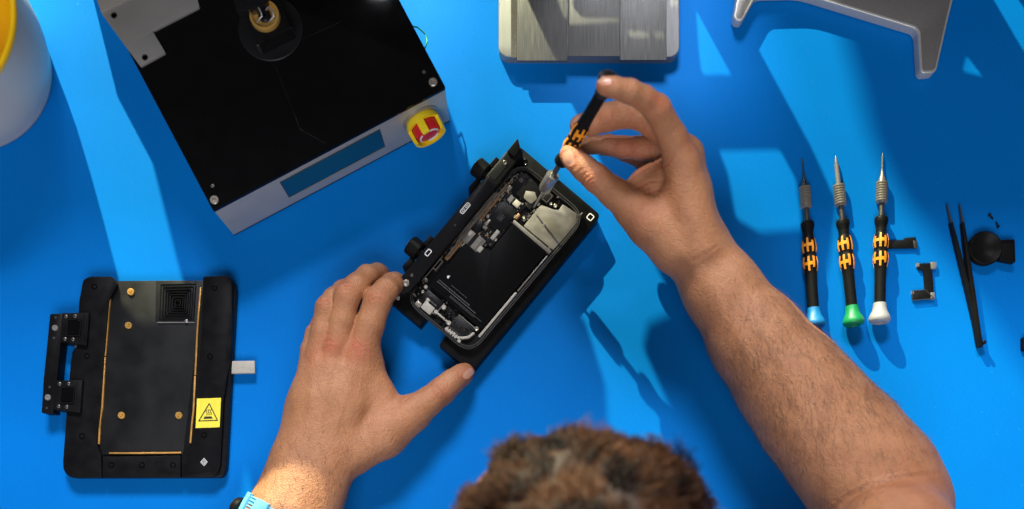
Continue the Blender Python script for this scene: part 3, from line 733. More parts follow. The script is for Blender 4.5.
cn = part('charge_connector', rct(5, 13.5, 18.5, 30.5), PZ - 1.2, 'cream', 1.0)
part('connector_lobe', rct(11, 17, 18, 21.5), PZ - 1.4, 'cream', 1.0, cn)
part('connector_lobe', rct(3.6, 8.5, 12, 18), PZ - 1.5, 'nickel', 1.0, cn)
part('cable_strap', rct(10.5, 12.3, 33, 49), PZ - 1.4, 'cream', 0.4)
for a, b_, r, m_ in ((11.4, 33.5, 2.1, 'cream'), (11.2, 50.4, 2.2, 'cream'), (20, 36.5, 2.3, 'cream'), (3.8, 70, 1.9, 'cream'), (24.6, 75.5, 2.2, 'nickel'), (29.5, 5.5, 1.8, 'nickel'),
                     (24, 9.5, 1.9, 'cream'), (18.5, 10.5, 1.6, 'nickel'), (167, 12.0, 1.8, 'nickel'), (147.5, 60, 1.6, 'cream'), (134.8, 79, 1.9, 'cream'), (168, 52, 1.5, 'nickel'), (118, 12, 1.7, 'nickel'),
                     (150, 11, 1.5, 'nickel'), (105, 33, 1.5, 'nickel'), (135, 33, 1.8, 'nickel'), (172, 38, 1.5, 'cream'), (140, 40, 1.5, 'nickel')):
    zb = PZ - 1.9
    if (a, b_) == (147.5, 60): zb = PZ - 1.0
    lathe('phone_screw', [(-3, r), (0.4, r), (0.8, r * 0.8), (0.5, r * 0.4), (0.5, 0.02)], up_m(P(*q2(a, b_), zb)), M[m_], ph, 16, cap=False)
zig = [(5.5, 51), (4.2, 54), (6.6, 56), (4.4, 58.5), (6.8, 61), (4.8, 63.5), (6.0, 67), (8.2, 70.2), (13, 74.6), (20, 76.0)]
prism('flex_cable', strip(Q(zig), 2.3), PZ - 1.3, PB, M['cream'], ph, 0.2)
prisms('flex_contact', [(rounded(Q(rct(3.4, 7.6, 52 + i * 3.0, 53.5 + i * 3.0)), 0.3, 2), PZ - 0.9, PB) for i in range(5)], M['cream'], ph)
part('side_rail', rct(20, 78, 81.2, 83.6), PZ - 0.7, 'cream', 0.6)
part('side_rail', rct(80, 126, 82.0, 83.4), PZ - 0.9, 'shield_pale', 0.4)
part('side_rail', rct(26, 58, 2.0, 3.2), PZ - 0.9, 'nickel', 0.3)
ring('button_flex', rr(43, 55, 1.6, 6.6, 1), 0.9, PZ - 0.4, PB, M['shield_pale'], ph)
# flex cables along the upper-left side
r3 = random.Random(9)
fl = []
for k in range(7):
    b0 = 2.0 + k * 1.15
    a0 = r3.uniform(58, 84); a1 = r3.uniform(125, 166)
    pl = [(a0 + (a1 - a0) * j / 10, b0 + r3.uniform(-0.35, 0.35)) for j in range(11)]
    fl.append((strip(Q(pl), r3.choice((0.45, 0.6, 0.8))), PZ - 0.8 - k * 0.12, PB))
prisms('flex_line', fl[:4], M['nickel'], ph)
prisms('flex_line', fl[4:], M['copper'], ph)
part('flex_ribbon', rct(58, 78, 5, 9), PZ - 2.2, 'copper', 0.8)
# --- logic board
lg = part('logic_board', [(86, 6), (166, 6), (166, 34), (136, 34.5), (96, 34.5), (96, 30), (86, 30)], PZ - 3.2, 'board', 1.0)
r4 = random.Random(21)
lst = []
for _ in range(150):
    a = r4.uniform(88, 165); b_ = r4.uniform(7, 33); w = r4.uniform(0.5, 1.9); h_ = r4.uniform(0.5, 1.5)
    lst.append((Q(rct(a, a + w, b_, b_ + h_)), PZ - 2.4 + r4.uniform(-0.4, 0.4), PZ - 3.3))
prisms('component', lst[:60], M['steel_dark'], lg); prisms('component', lst[60:105], M['chip'], lg); prisms('component', lst[105:128], M['nickel'], lg); prisms('component', lst[128:], M['copper'], lg)
sh = part('chip_cover', [(112, 14), (134, 11), (141, 15), (141, 31), (120, 33), (112, 30)], PZ - 1.0, 'chip', 1.2, lg)
bm = bmesh.new()
for i, j in ((0, 0), (2.0, 0), (0, 2.0), (2.0, 2.0), (4, 1)):
    addq(rct(123 + i, 124.3 + i, 21 + j, 22.3 + j), PZ - 0.93, PZ - 1.1)
add_ring(bm, Q(rct(121.8, 128.6, 19.6, 25)), 0.4, PZ - 0.93, PZ - 1.1)
link('chip_print', bm_mesh(bm), M['print_grey'], sh)
s2 = part('shield_plate', rct(83, 98, 5.5, 26.5), PZ - 1.1, 'shield', 0.8, lg)
prism('shield_stripe', Q(rct(83.2, 97.8, 13.6, 17.6)), PZ - 0.9, PZ - 1.2, M['chip'], s2)
prism('shield_mark', Q(rct(91, 96, 7.6, 10.6)), PZ - 0.9, PZ - 1.2, M['cream'], s2)
prism('shield_stripe', Q(rct(83.5, 95, 17.8, 22.8)), PZ - 0.6, PZ - 1.2, M['shield_pale'], s2)
for l, m_ in ((rct(143.2, 149.5, 15.8, 20), 'cream'), (rct(143.2, 149.5, 22.4, 29), 'cream'), (rct(103, 114, 27.3, 31), 'cream'), (rct(84.8, 91, 24.8, 29.2), 'cream'),
              (rct(108, 117, 14.5, 17), 'nickel'), (rct(106, 109.5, 13.5, 19), 'shield_pale'), (rct(134, 140, 33, 36), 'copper'), (rct(150, 162, 33.5, 40), 'board'), (rct(152, 156, 8, 12), 'nickel')):
    part('connector', l, PZ - 0.8, m_, 0.5, lg)
part('chip_block', rct(97, 110, 6.5, 15), PZ - 0.8, 'chip', 0.8, lg)
r5 = random.Random(77)
for nm, m_, cnt_, (A0, A1, B0, B1) in (('board_chip', 'steel_dark', 46, (58, 172, 2.5, 9.5)), ('board_chip', 'shield_pale', 16, (60, 172, 2.5, 9.0)), ('board_chip', 'nickel', 26, (140, 176, 8, 46)),
                                      ('board_chip', 'shield_pale', 12, (136, 176, 8, 46)), ('board_chip', 'chip', 30, (5, 26, 10, 76)), ('board_chip', 'steel_dark', 18, (5, 26, 10, 76)),
                                      ('board_chip', 'cream', 26, (60, 176, 3, 34)), ('board_chip', 'cream', 9, (100, 176, 2.5, 6)), ('board_chip', 'nickel', 22, (60, 170, 3, 12)), ('board_chip', 'shield_pale', 14, (133, 178, 79, 81.6)), ('board_chip', 'nickel', 12, (8, 26, 4, 12))):
    ls_ = []
    if nm and m_ == 'cream': small = True
    else: small = False
    for _ in range(cnt_):
        a = r5.uniform(A0, A1); b_ = r5.uniform(B0, B1); w_ = r5.choice((0.5, 0.7, 1.0) if small else (0.6, 0.9, 1.4, 2.6, 4.0)); h_ = r5.choice((0.5, 0.7, 1.1))
        if r5.random() < 0.35: w_, h_ = h_, min(w_, 2.2)
        ls_.append((Q(rct(a, a + w_, b_, b_ + h_)), PZ - 0.7 - r5.uniform(0, 1.2), PB))
    prisms(nm, ls_, M[m_], ph)
# --- camera bracket, speaker plate and front camera
cb = part('camera_bracket', [(152, 13), (170, 9), (176, 14), (174, 30), (166, 38), (154, 30)], PZ - 0.2, 'chip', 1.4)
part('bracket_patch', [(155, 27), (162, 24.5), (167, 32), (163, 38.5), (155, 37)], PZ + 0.2, 'shield_pale', 1.5, cb)
part('bracket_patch', rct(165, 169, 12, 16), PZ + 0.1, 'steel_dark', 0.8, cb)
part('bracket_patch', rct(170, 174, 16, 24), PZ + 0.05, 'recess', 0.8, cb)
part('ear_speaker', rct(165, 176.5, 40, 50), PZ - 0.8, 'chip', 1.2)
ring('speaker_outline', rr(166, 175.5, 41.5, 48.5, 1.5), 0.7, PZ - 0.5, PZ - 0.9, M['steel_dark'], ph)
fc = P(*q2(173.5, 55.5), PZ - 2)
lathe('front_camera', [(0, 3.2), (1.8, 3.2), (2.0, 2.6), (1.4, 2.2), (1.2, 0.02)], up_m(fc), M['gloss'], ph, 24, cap=False)
lathe('sensor', [(0, 1.8), (1.8, 1.8), (2.0, 1.4), (1.6, 0.02)], up_m(P(*q2(169, 57), PZ - 2)), M['nickel'], ph, 16, cap=False)
tp = part('haptic_plate', [(133.5, 45.5), (160.5, 45.2), (162.5, 49), (165.5, 58), (168.5, 62), (175.5, 61.5), (177.0, 78), (170, 84), (150, 84.2), (134, 83.6)], PZ - 0.7, 'shield', 1.2)
for _ in range(1): pass
prisms('board_chip', [(Q(rct(a, a + 3.4, b_, b_ + 2.2)), PZ - 1.6, PB) for a, b_ in ((137, 41), (143, 42), (150, 42.5), (158, 42), (160, 58), (176.6, 52))], M['steel_dark'], ph)
# ================================================================ person (distance-field body, then meshed)
import openvdb
class Field:
    def __init__(s, lo, hi, vs):
        s.lo = np.array(lo, float); s.vs = vs
        s.n = np.ceil((np.array(hi) - s.lo) / vs).astype(int)
        s.d = np.full(s.n, 30.0, np.float32)
    def box(s, lo, hi):
        a = np.clip(np.floor((np.array(lo) - s.lo) / s.vs).astype(int), 0, s.n)
        b_ = np.clip(np.ceil((np.array(hi) - s.lo) / s.vs).astype(int) + 1, 0, s.n)
        return a, b_
    def grid(s, a, b_):
        return [np.arange(a[i], b_[i], dtype=np.float32).reshape([-1 if j == i else 1 for j in range(3)]) * s.vs + s.lo[i] for i in range(3)]
def smin(a, b_, k):
    if k <= 0: return np.minimum(a, b_)
    h = np.clip(k - np.abs(a - b_), 0, None) / k
    return np.minimum(a, b_) - h * h * k * 0.25
def smax(a, b_, k): return -smin(-a, -b_, k)
def cap_d(X, Y, Z, a, b_, ra, rb, fz=1.0):
    ab = (b_[0] - a[0], b_[1] - a[1], (b_[2] - a[2]) * fz)
    dx, dy, dz = X - a[0], Y - a[1], (Z - a[2]) * fz
    L2 = ab[0] ** 2 + ab[1] ** 2 + ab[2] ** 2 + 1e-9
    t = np.clip((dx * ab[0] + dy * ab[1] + dz * ab[2]) / L2, 0, 1)
    return np.sqrt((dx - t * ab[0]) ** 2 + (dy - t * ab[1]) ** 2 + (dz - t * ab[2]) ** 2) - (ra + t * (rb - ra))
def jt(px, py, z, r):           # a joint given where it is seen, its height and its seen radius
    u = U(px, py, z); return (u[0], u[1], u[2], r * (H - z) / H)
def chain_into(F, D, js, k, fz=1.0):
    for a, b_ in zip(js, js[1:]):
        r = max(a[3], b_[3]) + 6 + k
        lo = [min(a[i], b_[i]) - r for i in range(3)]; hi = [max(a[i], b_[i]) + r for i in range(3)]
        p, q = F.box(lo, hi)
        if np.any(q <= p): continue
        sl = tuple(slice(p[i], q[i]) for i in range(3))
        X, Y, Z = F.grid(p, q)
        D[sl] = smin(D[sl], cap_d(X, Y, Z, a[:3], b_[:3], a[3], b_[3], fz), k)
def field_mesh(F, D):
    g = openvdb.FloatGrid(3.0 * 1.0)
    arr = np.clip(D / F.vs, -3, 3).astype(np.float32)
    g.copyFromArray(np.ascontiguousarray(arr), tolerance=0.0)
    res = g.convertToPolygons(isovalue=0.0); pts, quads = res[0], res[-1]
    return pts * F.vs + F.lo, quads

# ---------------- right arm
FR = Field((535, 100, 12), (975, 640, 232), 1.25)
D = FR.d
J = jt
# palm and wrist
palm = np.full(FR.n, 30.0, np.float32)
wr = J(699, 259, 78, 34)
for mc, kk in ((J(682, 163, 122, 17.5), 8), (J(686, 155, 103, 17), 8), (J(684, 160, 84, 16), 8), (J(680, 170, 65, 14.5), 8)):
    chain_into(FR, palm, [mc, (U(697, 243, 0)[0], U(697, 243, 0)[1], 0, 0)][:1] + [J(698, 246, 62 + (mc[2] - 65) * 0.62, 26)], 9)
# index base ridge and heel of the thumb
chain_into(FR, palm, [J(674, 248, 90, 25), J(650, 226, 98, 19.5), J(634, 210, 100, 17)], 9)
chain_into(FR, palm, [J(668, 196, 103, 12), J(655, 222, 97, 16)], 12)
chain_into(FR, palm, [J(690, 190, 105, 18), J(672, 232, 92, 24)], 12)
chain_into(FR, palm, [J(640, 197, 94, 14), J(656, 182, 96, 13.5), J(670, 172, 100, 14)], 9)
chain_into(FR, palm, [J(630, 197, 97, 13.5), J(645, 184, 97, 13.5), J(661, 175, 99, 14)], 8)
chain_into(FR, palm, [J(650, 176, 70, 7), J(668, 200, 72, 16), J(690, 240, 70, 24)], 10)
# forearm
chain_into(FR, palm, [J(699, 254, 78, 33.5), J(722, 290, 76, 37), J(757, 340, 72, 46), J(790, 382, 68, 53), J(815, 414, 66, 57), J(845, 448, 64, 61), J(872, 482, 64, 64), J(888, 505, 66, 63)], 12)
# fingers, each a chain of its own
def finger(js, k=3.0):
    f = np.full(FR.n, 30.0, np.float32); chain_into(FR, f, js, k); return f
fing = finger([J(682, 163, 122, 17), J(672, 136, 138, 14.5), J(657, 109, 158, 13.8), J(644, 98, 168, 12), J(630, 91.5, 176, 11.6), J(614, 87.5, 181, 10.2), J(605, 86, 182, 9.2)])
fing = smin(fing, finger([J(686, 155, 103, 16), J(664, 132, 114, 13.5), J(640, 114, 124, 14.6), J(623, 114, 124, 13.4), J(608, 117, 120, 13.4), J(592, 123, 116, 11.8), J(580, 125.5, 113, 10.4)]), 0.8)
fing = smin(fing, finger([J(684, 160, 84, 15), J(662, 150, 88, 13), J(641, 148, 88, 11.5), J(622, 147, 86, 10.3), J(608, 145, 84, 9.8), J(592, 145, 84, 8.4), J(585, 147, 84, 7.4)]), 0.8)
fing = smin(fing, finger([J(680, 170, 65, 13.5), J(660, 164, 66, 11.5), J(645, 160, 64, 10.5), J(626, 152, 62, 9), J(612, 148, 60, 8)]), 0.8)
thumb = finger([J(650, 226, 98, 19), J(634, 210, 102, 17.2), J(614, 193, 106, 14.6), J(596, 178, 108, 13.4), J(584, 168, 108, 12.2), J(574, 159, 107, 10.8), J(569, 154.5, 106, 9.6)], 4)
D = smin(palm, fing, 7.0)
D = smin(D, thumb, 7.0)
del palm, fing, thumb
# elbow and upper arm
up = np.full(FR.n, 30.0, np.float32)
chain_into(FR, up, [J(890, 525, 84, 60), J(898, 541, 120, 59), J(892, 600, 175, 64), J(880, 700, 235, 70)], 6)
D = smin(D, up, 5.0); del up
vR, qR = field_mesh(FR, D); del D
# ---------------- left arm
FL = Field((150, 250, -1), (505, 660, 112), 1.25)
palm = np.full(FL.n, 30.0, np.float32)
for a, r, z in (((335, 348), 16.5, 46), ((359, 352), 19, 43), ((316, 355), 14.5, 42), ((305, 366), 13, 36)):
    pass
chain_into(FL, palm, [J(360, 352, 40, 19.5), J(345, 400, 40, 25), J(326, 455, 38, 28)], 10, 1.15)
chain_into(FL, palm, [J(337, 347, 44, 16.5), J(322, 400, 42, 24), J(312, 455, 39, 30)], 10, 1.1)
chain_into(FL, palm, [J(321, 355, 40, 15), J(314, 400, 38, 22), J(305, 455, 36, 27)], 10, 1.1)
chain_into(FL, palm, [J(313, 368, 34, 12.5), J(306, 410, 32, 18), J(298, 456, 32, 24)], 10, 1.1)
chain_into(FL, palm, [J(352, 452, 33, 24), J(384, 436, 32, 19.5), J(413, 413, 31, 17)], 12, 1.1)
chain_into(FL, palm, [J(370, 368, 34, 14), J(378, 398, 30, 16), J(386, 424, 30, 17)], 14, 1.15)
chain_into(FL, palm, [J(311, 470, 38, 40), J(304, 488, 40, 40.5), J(288, 525, 46, 44.5), J(262, 570, 52, 52)], 12, 1.3)
chain_into(FL, palm, [J(262, 570, 52, 52), J(205, 680, 62, 60)], 12, 1.15)
def fingerL(js, k=3.0):
    f = np.full(FL.n, 30.0, np.float32); chain_into(FL, f, js, k); return f
fing = fingerL([J(360, 352, 42, 18), J(370, 324, 50, 14.5), J(378, 300, 54, 14), J(386, 290, 48, 12.2), J(392, 284, 36, 11), J(395, 282, 22, 9.5), J(396, 283, 12, 8.4)])
fing = smin(fing, fingerL([J(337, 347, 46, 16), J(342, 319, 54, 13), J(347, 296, 58, 13), J(357, 285, 52, 11.6), J(367, 276, 40, 11), J(377, 273, 25, 9.6), J(381, 273, 14, 8.6)]), 0.5)
fing = smin(fing, fingerL([J(320, 355, 42, 14), J(323, 330, 49, 11.8), J(327, 308, 52, 11.6), J(334, 298, 46, 10.4), J(343, 290, 34, 9.8), J(352, 285, 20, 8.6), J(356, 284, 12, 7.8)]), 0.5)
fing = smin(fing, fingerL([J(312, 368, 35, 12), J(311, 350, 38, 10), J(315, 334, 39, 9.4), J(321, 322, 33, 8.6), J(327, 312, 23, 8.2), J(333, 305, 12, 7.4)]), 0.5)
thumb = fingerL([J(384, 436, 32, 19), J(413, 413, 30, 16.8), J(428, 402, 28, 14.2), J(442, 391, 27, 13.4), J(452, 382, 24, 12), J(461, 375.5, 19, 10.6), J(465, 372.5, 16, 9.4)], 4)
D = smin(palm, fing, 6.0); D = smin(D, thumb, 7.0)
del palm, fing, thumb
vL, qL = field_mesh(FL, D); del D

# ---------------- head, trunk, shoulders
FB = Field((60, 400, -420), (1120, 1120, 460), 6.0)
D = FB.d

chain_into(FB, D, [(567, 598, 304, 85), (567, 556, 291, 80)], 10)               # skull
chain_into(FB, D, [(545, 550, 288, 73), (588, 550, 288, 73)], 12)
chain_into(FB, D, [(571, 520, 240, 52), (571, 508, 214, 40)], 20)               # jaw, face down and forward
chain_into(FB, D, [(571, 477, 232, 11), (571, 486, 262, 8)], 10)                # nose
chain_into(FB, D, [(548, 492, 268, 14), (594, 492, 268, 14)], 10)               # brow
chain_into(FB, D, [(571, 486, 206, 14), (571, 500, 200, 22)], 10)               # lips and chin
for sx in ():
    chain_into(FB, D, [(571 + sx * 80, 528, 262, 9), (571 + sx * 93, 536, 290, 13), (571 + sx * 88, 552, 276, 11)], 4)  # ears
chain_into(FB, D, [(571, 610, 262, 56), (571, 690, 232, 66)], 25)               # neck
chain_into(FB, D, [(571, 720, 200, 95), (571, 830, 60, 150), (571, 880, -120, 150), (571, 900, -360, 150)], 40, 1.0)
chain_into(FB, D, [(440, 760, 180, 95), (700, 760, 180, 95)], 40)
chain_into(FB, D, [(700, 760, 190, 84), (790, 740, 230, 78), (835, 700, 216, 62), (858, 640, 186, 52)], 20)
chain_into(FB, D, [(440, 760, 180, 84), (350, 800, 170, 78), (270, 760, 110, 62), (232, 660, 62, 50)], 20)
vB, qB = field_mesh(FB, D); del D

def np_mesh(name, V, Qd, tri=None):
    V = np.asarray(V, float)
    me = bpy.data.meshes.new(name)
    co = np.empty((len(V), 3), np.float32)
    co[:, 0] = (V[:, 0] - 512) * S; co[:, 1] = (254 - V[:, 1]) * S; co[:, 2] = V[:, 2] * S
    nf = len(Qd)
    me.vertices.add(len(V)); me.vertices.foreach_set('co', co.ravel())
    me.loops.add(nf * 4); me.loops.foreach_set('vertex_index', np.asarray(Qd, np.int32).ravel())
    me.polygons.add(nf)
    me.polygons.foreach_set('loop_start', np.arange(0, nf * 4, 4, dtype=np.int32))
    me.update(calc_edges=True); me.validate()
    return me
def relax(V, Qd, it=2, lam=0.5):
    n = len(V); V = V.copy()
    e = np.concatenate([Qd[:, [0, 1]], Qd[:, [1, 2]], Qd[:, [2, 3]], Qd[:, [3, 0]]])
    e = np.concatenate([e, e[:, ::-1]])
    cnt = np.bincount(e[:, 0], minlength=n)[:, None].clip(1)
    for _ in range(it):
        acc = np.stack([np.bincount(e[:, 0], weights=V[e[:, 1], i], minlength=n) for i in range(3)], 1)
        V += (acc / cnt - V) * lam
    return V
def vnormals(V, Qd):
    a = V[Qd[:, 2]] - V[Qd[:, 0]]; b_ = V[Qd[:, 3]] - V[Qd[:, 1]]
    fn = np.cross(a, b_); Nn = np.zeros_like(V)
    for i in range(4):
        for c in range(3): Nn[:, c] += np.bincount(Qd[:, i], weights=fn[:, c], minlength=len(V))
    Nn /= np.linalg.norm(Nn, axis=1)[:, None].clip(1e-9)
    return Nn
qR = qR.astype(np.int64); qL = qL.astype(np.int64); qB = qB.astype(np.int64)
vR = relax(vR.astype(float), qR, 3); vL = relax(vL.astype(float), qL, 3); vB = relax(vB.astype(float), qB, 2)
nR, nL = vnormals(vR, qR), vnormals(vL, qL)
# make normals point outwards (bigger silhouettes when moved along them)
def outward(V, Nn):
    c = V.mean(0); top = V[:, 2] > np.percentile(V[:, 2], 99)
    return Nn if Nn[top, 2].mean() > 0 else -Nn
flipR = nR[vR[:, 2] > np.percentile(vR[:, 2], 99), 2].mean() < 0
if flipR: nR = -nR
flipL = nL[vL[:, 2] > np.percentile(vL[:, 2], 99), 2].mean() < 0
if flipL: nL = -nL
def seen(V):                     # units -> where the camera of the photograph sees them
    k = H / (H - V[:, 2]); return NX + (V[:, 0] - NX) * k, NY + (V[:, 1] - NY) * k
tintR = np.zeros(len(vR)); tintL = np.zeros(len(vL)); nailR = np.zeros(len(vR)); nailL = np.zeros(len(vL))
def crease(V, Nn, T, poly, depth=0.7, w=0.9, zmin=None, fac=0.15, tint=0.5):
    sx, sy = seen(V); d = np.full(len(V), 99.0); tt = np.zeros(len(V))
    for i, (a, b_) in enumerate(zip(poly, poly[1:])):
        ab = np.array(b_, float) - np.array(a, float)
        t = np.clip(((sx - a[0]) * ab[0] + (sy - a[1]) * ab[1]) / (ab @ ab), 0, 1)
        dd = np.hypot(sx - a[0] - t * ab[0], sy - a[1] - t * ab[1])
        m = dd < d; d[m] = dd[m]; tt[m] = (i + t[m]) / (len(poly) - 1)
    f = np.exp(-(d / w) ** 2) * (Nn[:, 2] > fac) * np.clip(np.sin(np.pi * np.clip(tt, 0.04, 0.96)) * 1.6, 0, 1)
    if zmin is not None: f = f * (V[:, 2] > zmin)
    V -= Nn * (f * depth)[:, None]
    T += f * tint
    # soft swelling either side
    g = np.exp(-((d - 2.4 * w) / (1.3 * w)) ** 2) * (Nn[:, 2] > fac) * (d < 6) * (tt > 0.05) * (tt < 0.95)
    if zmin is not None: g = g * (V[:, 2] > zmin)
    V += Nn * (g * depth * 0.3)[:, None]
def blush(V, Nn, T, x, y, r, amt, bump=0.0, zmin=None):
    sx, sy = seen(V); f = np.exp(-(((sx - x) ** 2 + (sy - y) ** 2) / r ** 2)) * (Nn[:, 2] > 0)
    if zmin is not None: f = f * (V[:, 2] > zmin)
    T += f * amt; V += Nn * (f * bump)[:, None]
def nail(V, Nn, A_, x, y, ang, la, wa, zmin, zmax=999):
    sx, sy = seen(V); c, s_ = math.cos(ang), math.sin(ang)
    a = ((sx - x) * c + (sy - y) * s_) / la; b_ = (-(sx - x) * s_ + (sy - y) * c) / wa
    rr_ = (np.abs(a) ** 2.6 + np.abs(b_) ** 2.6) ** (1 / 2.6)
    ok = (V[:, 2] > zmin) & (V[:, 2] < zmax) & (Nn[:, 2] > -0.1)
    m = np.clip((1.08 - rr_) / 0.14, 0, 1) * ok
    A_[:] = np.maximum(A_, m)
    rim = np.exp(-((rr_ - 1.12) / 0.12) ** 2) * ok
    if A_ is nailR: tintR[:] += rim * 0.9
    else: tintL[:] += rim * 0.9
    V += Nn * (rim * 0.35)[:, None] - Nn * (m * 0.25)[:, None]
# right hand: thumb joint folds, index joint folds, palm lines
for pl in ([(579, 181), (582, 176), (586, 173), (591, 171)], [(581, 184), (586, 178), (592, 174)], [(586, 187), (589, 181), (596, 177)], [(577, 174), (580, 170), (585, 167)], [(590, 186), (594, 181)]):
    crease(vR, nR, tintR, pl, 0.55, 0.8, 90)
for pl in ([(655, 95), (660, 100), (667, 104)], [(650, 93), (655, 99), (659, 104)], [(657, 92), (664, 97)], [(628, 80), (629, 86), (627, 93)], [(632, 80), (633, 86)]):
    crease(vR, nR, tintR, pl, 0.45, 0.8, 130)
for pl in ([(648, 120), (653, 128), (650, 136)], [(635, 103), (641, 109), (649, 112)], [(652, 137), (650, 150), (652, 162)], [(650, 160), (658, 165), (664, 166)], [(627, 183), (636, 175), (652, 164)],
           [(630, 108), (632, 116), (630, 124)], [(640, 118), (644, 126), (643, 134)], [(611, 110), (612, 118), (611, 126)], [(630, 140), (632, 150), (629, 157)], [(655, 170), (668, 164), (676, 152)], [(634, 190), (648, 182), (668, 180)],
           [(640, 196), (656, 190), (674, 190)]):
    crease(vR, nR, tintR, pl, 0.5, 1.0)
for pl in ([(690, 262), (704, 255), (722, 243)],):
    crease(vR, nR, tintR, pl, 0.25, 1.6, tint=0.1)
crease(vR, nR, tintR, [(832, 512), (848, 497), (868, 487), (898, 479), (935, 474)], 1.3, 3.0, tint=0.1)
crease(vR, nR, tintR, [(850, 512), (870, 494), (895, 485), (925, 480)], 0.4, 1.6, tint=0.1)
blush(vR, nR, tintR, 661, 103, 11, 0.55, 0.4, 130); blush(vR, nR, tintR, 602, 84, 8, 0.55, 0, 130)
blush(vR, nR, tintR, 575, 156, 10, 0.5, 0, 90); blush(vR, nR, tintR, 590, 178, 11, 0.4, 0.3, 90); blush(vR, nR, tintR, 630, 150, 26, 0.75); blush(vR, nR, tintR, 600, 118, 18, 0.35)
blush(vR, nR, tintR, 690, 142, 12, 0.3, 0.5); blush(vR, nR, tintR, 650, 205, 22, 0.2); blush(vR, nR, tintR, 636, 215, 10, 0.1, 0.5)
blush(vR, nR, tintR, 925, 490, 40, 0.25)
nail(vR, nR, nailR, 568.5, 158, math.atan2(8, 3.5), 8.0, 5.4, 104)
nail(vR, nR, nailR, 604.0, 80.5, math.atan2(3, 14), 7.5, 3.6, 172)
nail(vR, nR, nailR, 576.5, 121.5, math.atan2(-8, 7), 6.5, 3.8, 108)
# left hand
for (x, y, rr_, a_) in ((330, 345, 12, 0.75), (357, 350, 13, 0.85), (312, 356, 9, 0.4), (346, 287, 10, 0.35), (376, 297, 10, 0.35), (324, 300, 8, 0.3), (440, 392, 12, 0.3), (464, 372, 9, 0.4)):
    blush(vL, nL, tintL, x, y, rr_, a_, 0.9 if y > 340 and y < 360 else 0.3)
for pl in ([(338, 288), (346, 285), (354, 286)], [(338, 292), (346, 289), (355, 291)], [(339, 284), (347, 281), (353, 281)], [(368, 297), (376, 293), (386, 295)], [(369, 301), (377, 298), (386, 300)],
           [(318, 303), (324, 300), (331, 301)], [(318, 307), (324, 304), (331, 306)], [(434, 384), (441, 390), (447, 400)], [(438, 382), (445, 389), (450, 397)], [(431, 389), (436, 395), (440, 402)],
           [(447, 401), (446, 395)], [(304, 327), (309, 324), (314, 325)], [(402, 404), (408, 398), (411, 397)]):
    crease(vL, nL, tintL, pl, 0.4, 0.8)
for pl in ([(322, 343), (329, 340), (337, 344)], [(350, 347), (357, 343), (364, 348)], [(323, 349), (330, 346), (337, 349)]):
    crease(vL, nL, tintL, pl, 0.3, 1.0)
# tendons and veins on the back of the hand
def cord(V, Nn, poly, h, w):
    sx, sy = seen(V); d = np.full(len(V), 99.0); tt = np.zeros(len(V))
    for i, (a, b_) in enumerate(zip(poly, poly[1:])):
        ab = np.array(b_, float) - np.array(a, float)
        t = np.clip(((sx - a[0]) * ab[0] + (sy - a[1]) * ab[1]) / (ab @ ab), 0, 1)
        dd = np.hypot(sx - a[0] - t * ab[0], sy - a[1] - t * ab[1]); m = dd < d; d[m] = dd[m]; tt[m] = (i + t[m]) / (len(poly) - 1)
    V += Nn * (np.exp(-(d / w) ** 2) * np.sin(np.pi * np.clip(tt, 0, 1)) * h * (Nn[:, 2] > 0.2))[:, None]
for pl in ([(357, 352), (347, 390), (330, 440)], [(331, 348), (325, 390), (316, 445)], [(315, 358), (312, 395), (305, 440)]): cord(vL, nL, pl, 1.0, 4.5)
for pl in ([(342, 365), (336, 385), (342, 410), (332, 440)], [(322, 368), (318, 385), (328, 402)]): cord(vL, nL, pl, 0.5, 1.8)
for pl in ([(740, 300), (775, 350), (800, 405), (840, 450)], [(700, 262), (735, 330), (775, 400)], [(668, 235), (690, 262), (712, 300)]): cord(vR, nR, pl, 0.9, 6)
for pl in ([(345, 340), (343, 352), (342, 366)],): cord(vL, nL, pl, -1.6, 5)
for pl in ([(322, 340), (321, 352), (320, 362)],): cord(vL, nL, pl, -1.2, 4)
nail(vL, nL, nailL, 468.0, 373.5, math.atan2(-7, 8), 6.2, 3.8, 8)
blush(vL, nL, tintL, 400, 410, 22, 0.12)

Vall = np.concatenate([vR, vL, vB]); Qall = np.concatenate([qR, qL + len(vR), qB + len(vR) + len(vL)])
# consistent outward faces
nn = vnormals(vB, qB); flipB = nn[vB[:, 2] > np.percentile(vB[:, 2], 99), 2].mean() < 0
if flipR: Qall[:len(qR)] = Qall[:len(qR), ::-1]
if flipL: Qall[len(qR):len(qR) + len(qL)] = Qall[len(qR):len(qR) + len(qL), ::-1]
if flipB: Qall[len(qR) + len(qL):] = Qall[len(qR) + len(qL):, ::-1]
me = np_mesh('person_body', Vall, Qall)
def vattr(me, name, arr):
    a = me.attributes.new(name, 'FLOAT', 'POINT'); a.data.foreach_set('value', np.asarray(arr, np.float32))
zB = np.zeros(len(vB))
hs = (np.hypot((vB[:, 0] - 567) / 96, np.hypot((vB[:, 1] - 572) / 108, (vB[:, 2] - 290) / 100)) < 1.12) & (vB[:, 2] > 262 + (vB[:, 1] < 520) * 22) & (vB[:, 1] < 665) & ~((vB[:, 0] < 494) & (vB[:, 1] < 560) & (vB[:, 2] < 306))
if len(me.vertices) == len(Vall):
    vattr(me, 'blush', np.concatenate([tintR, tintL, zB])); vattr(me, 'nail', np.concatenate([nailR, nailL, zB])); vattr(me, 'scalp', np.concatenate([nailR * 0, nailL * 0, hs.astype(float)]))
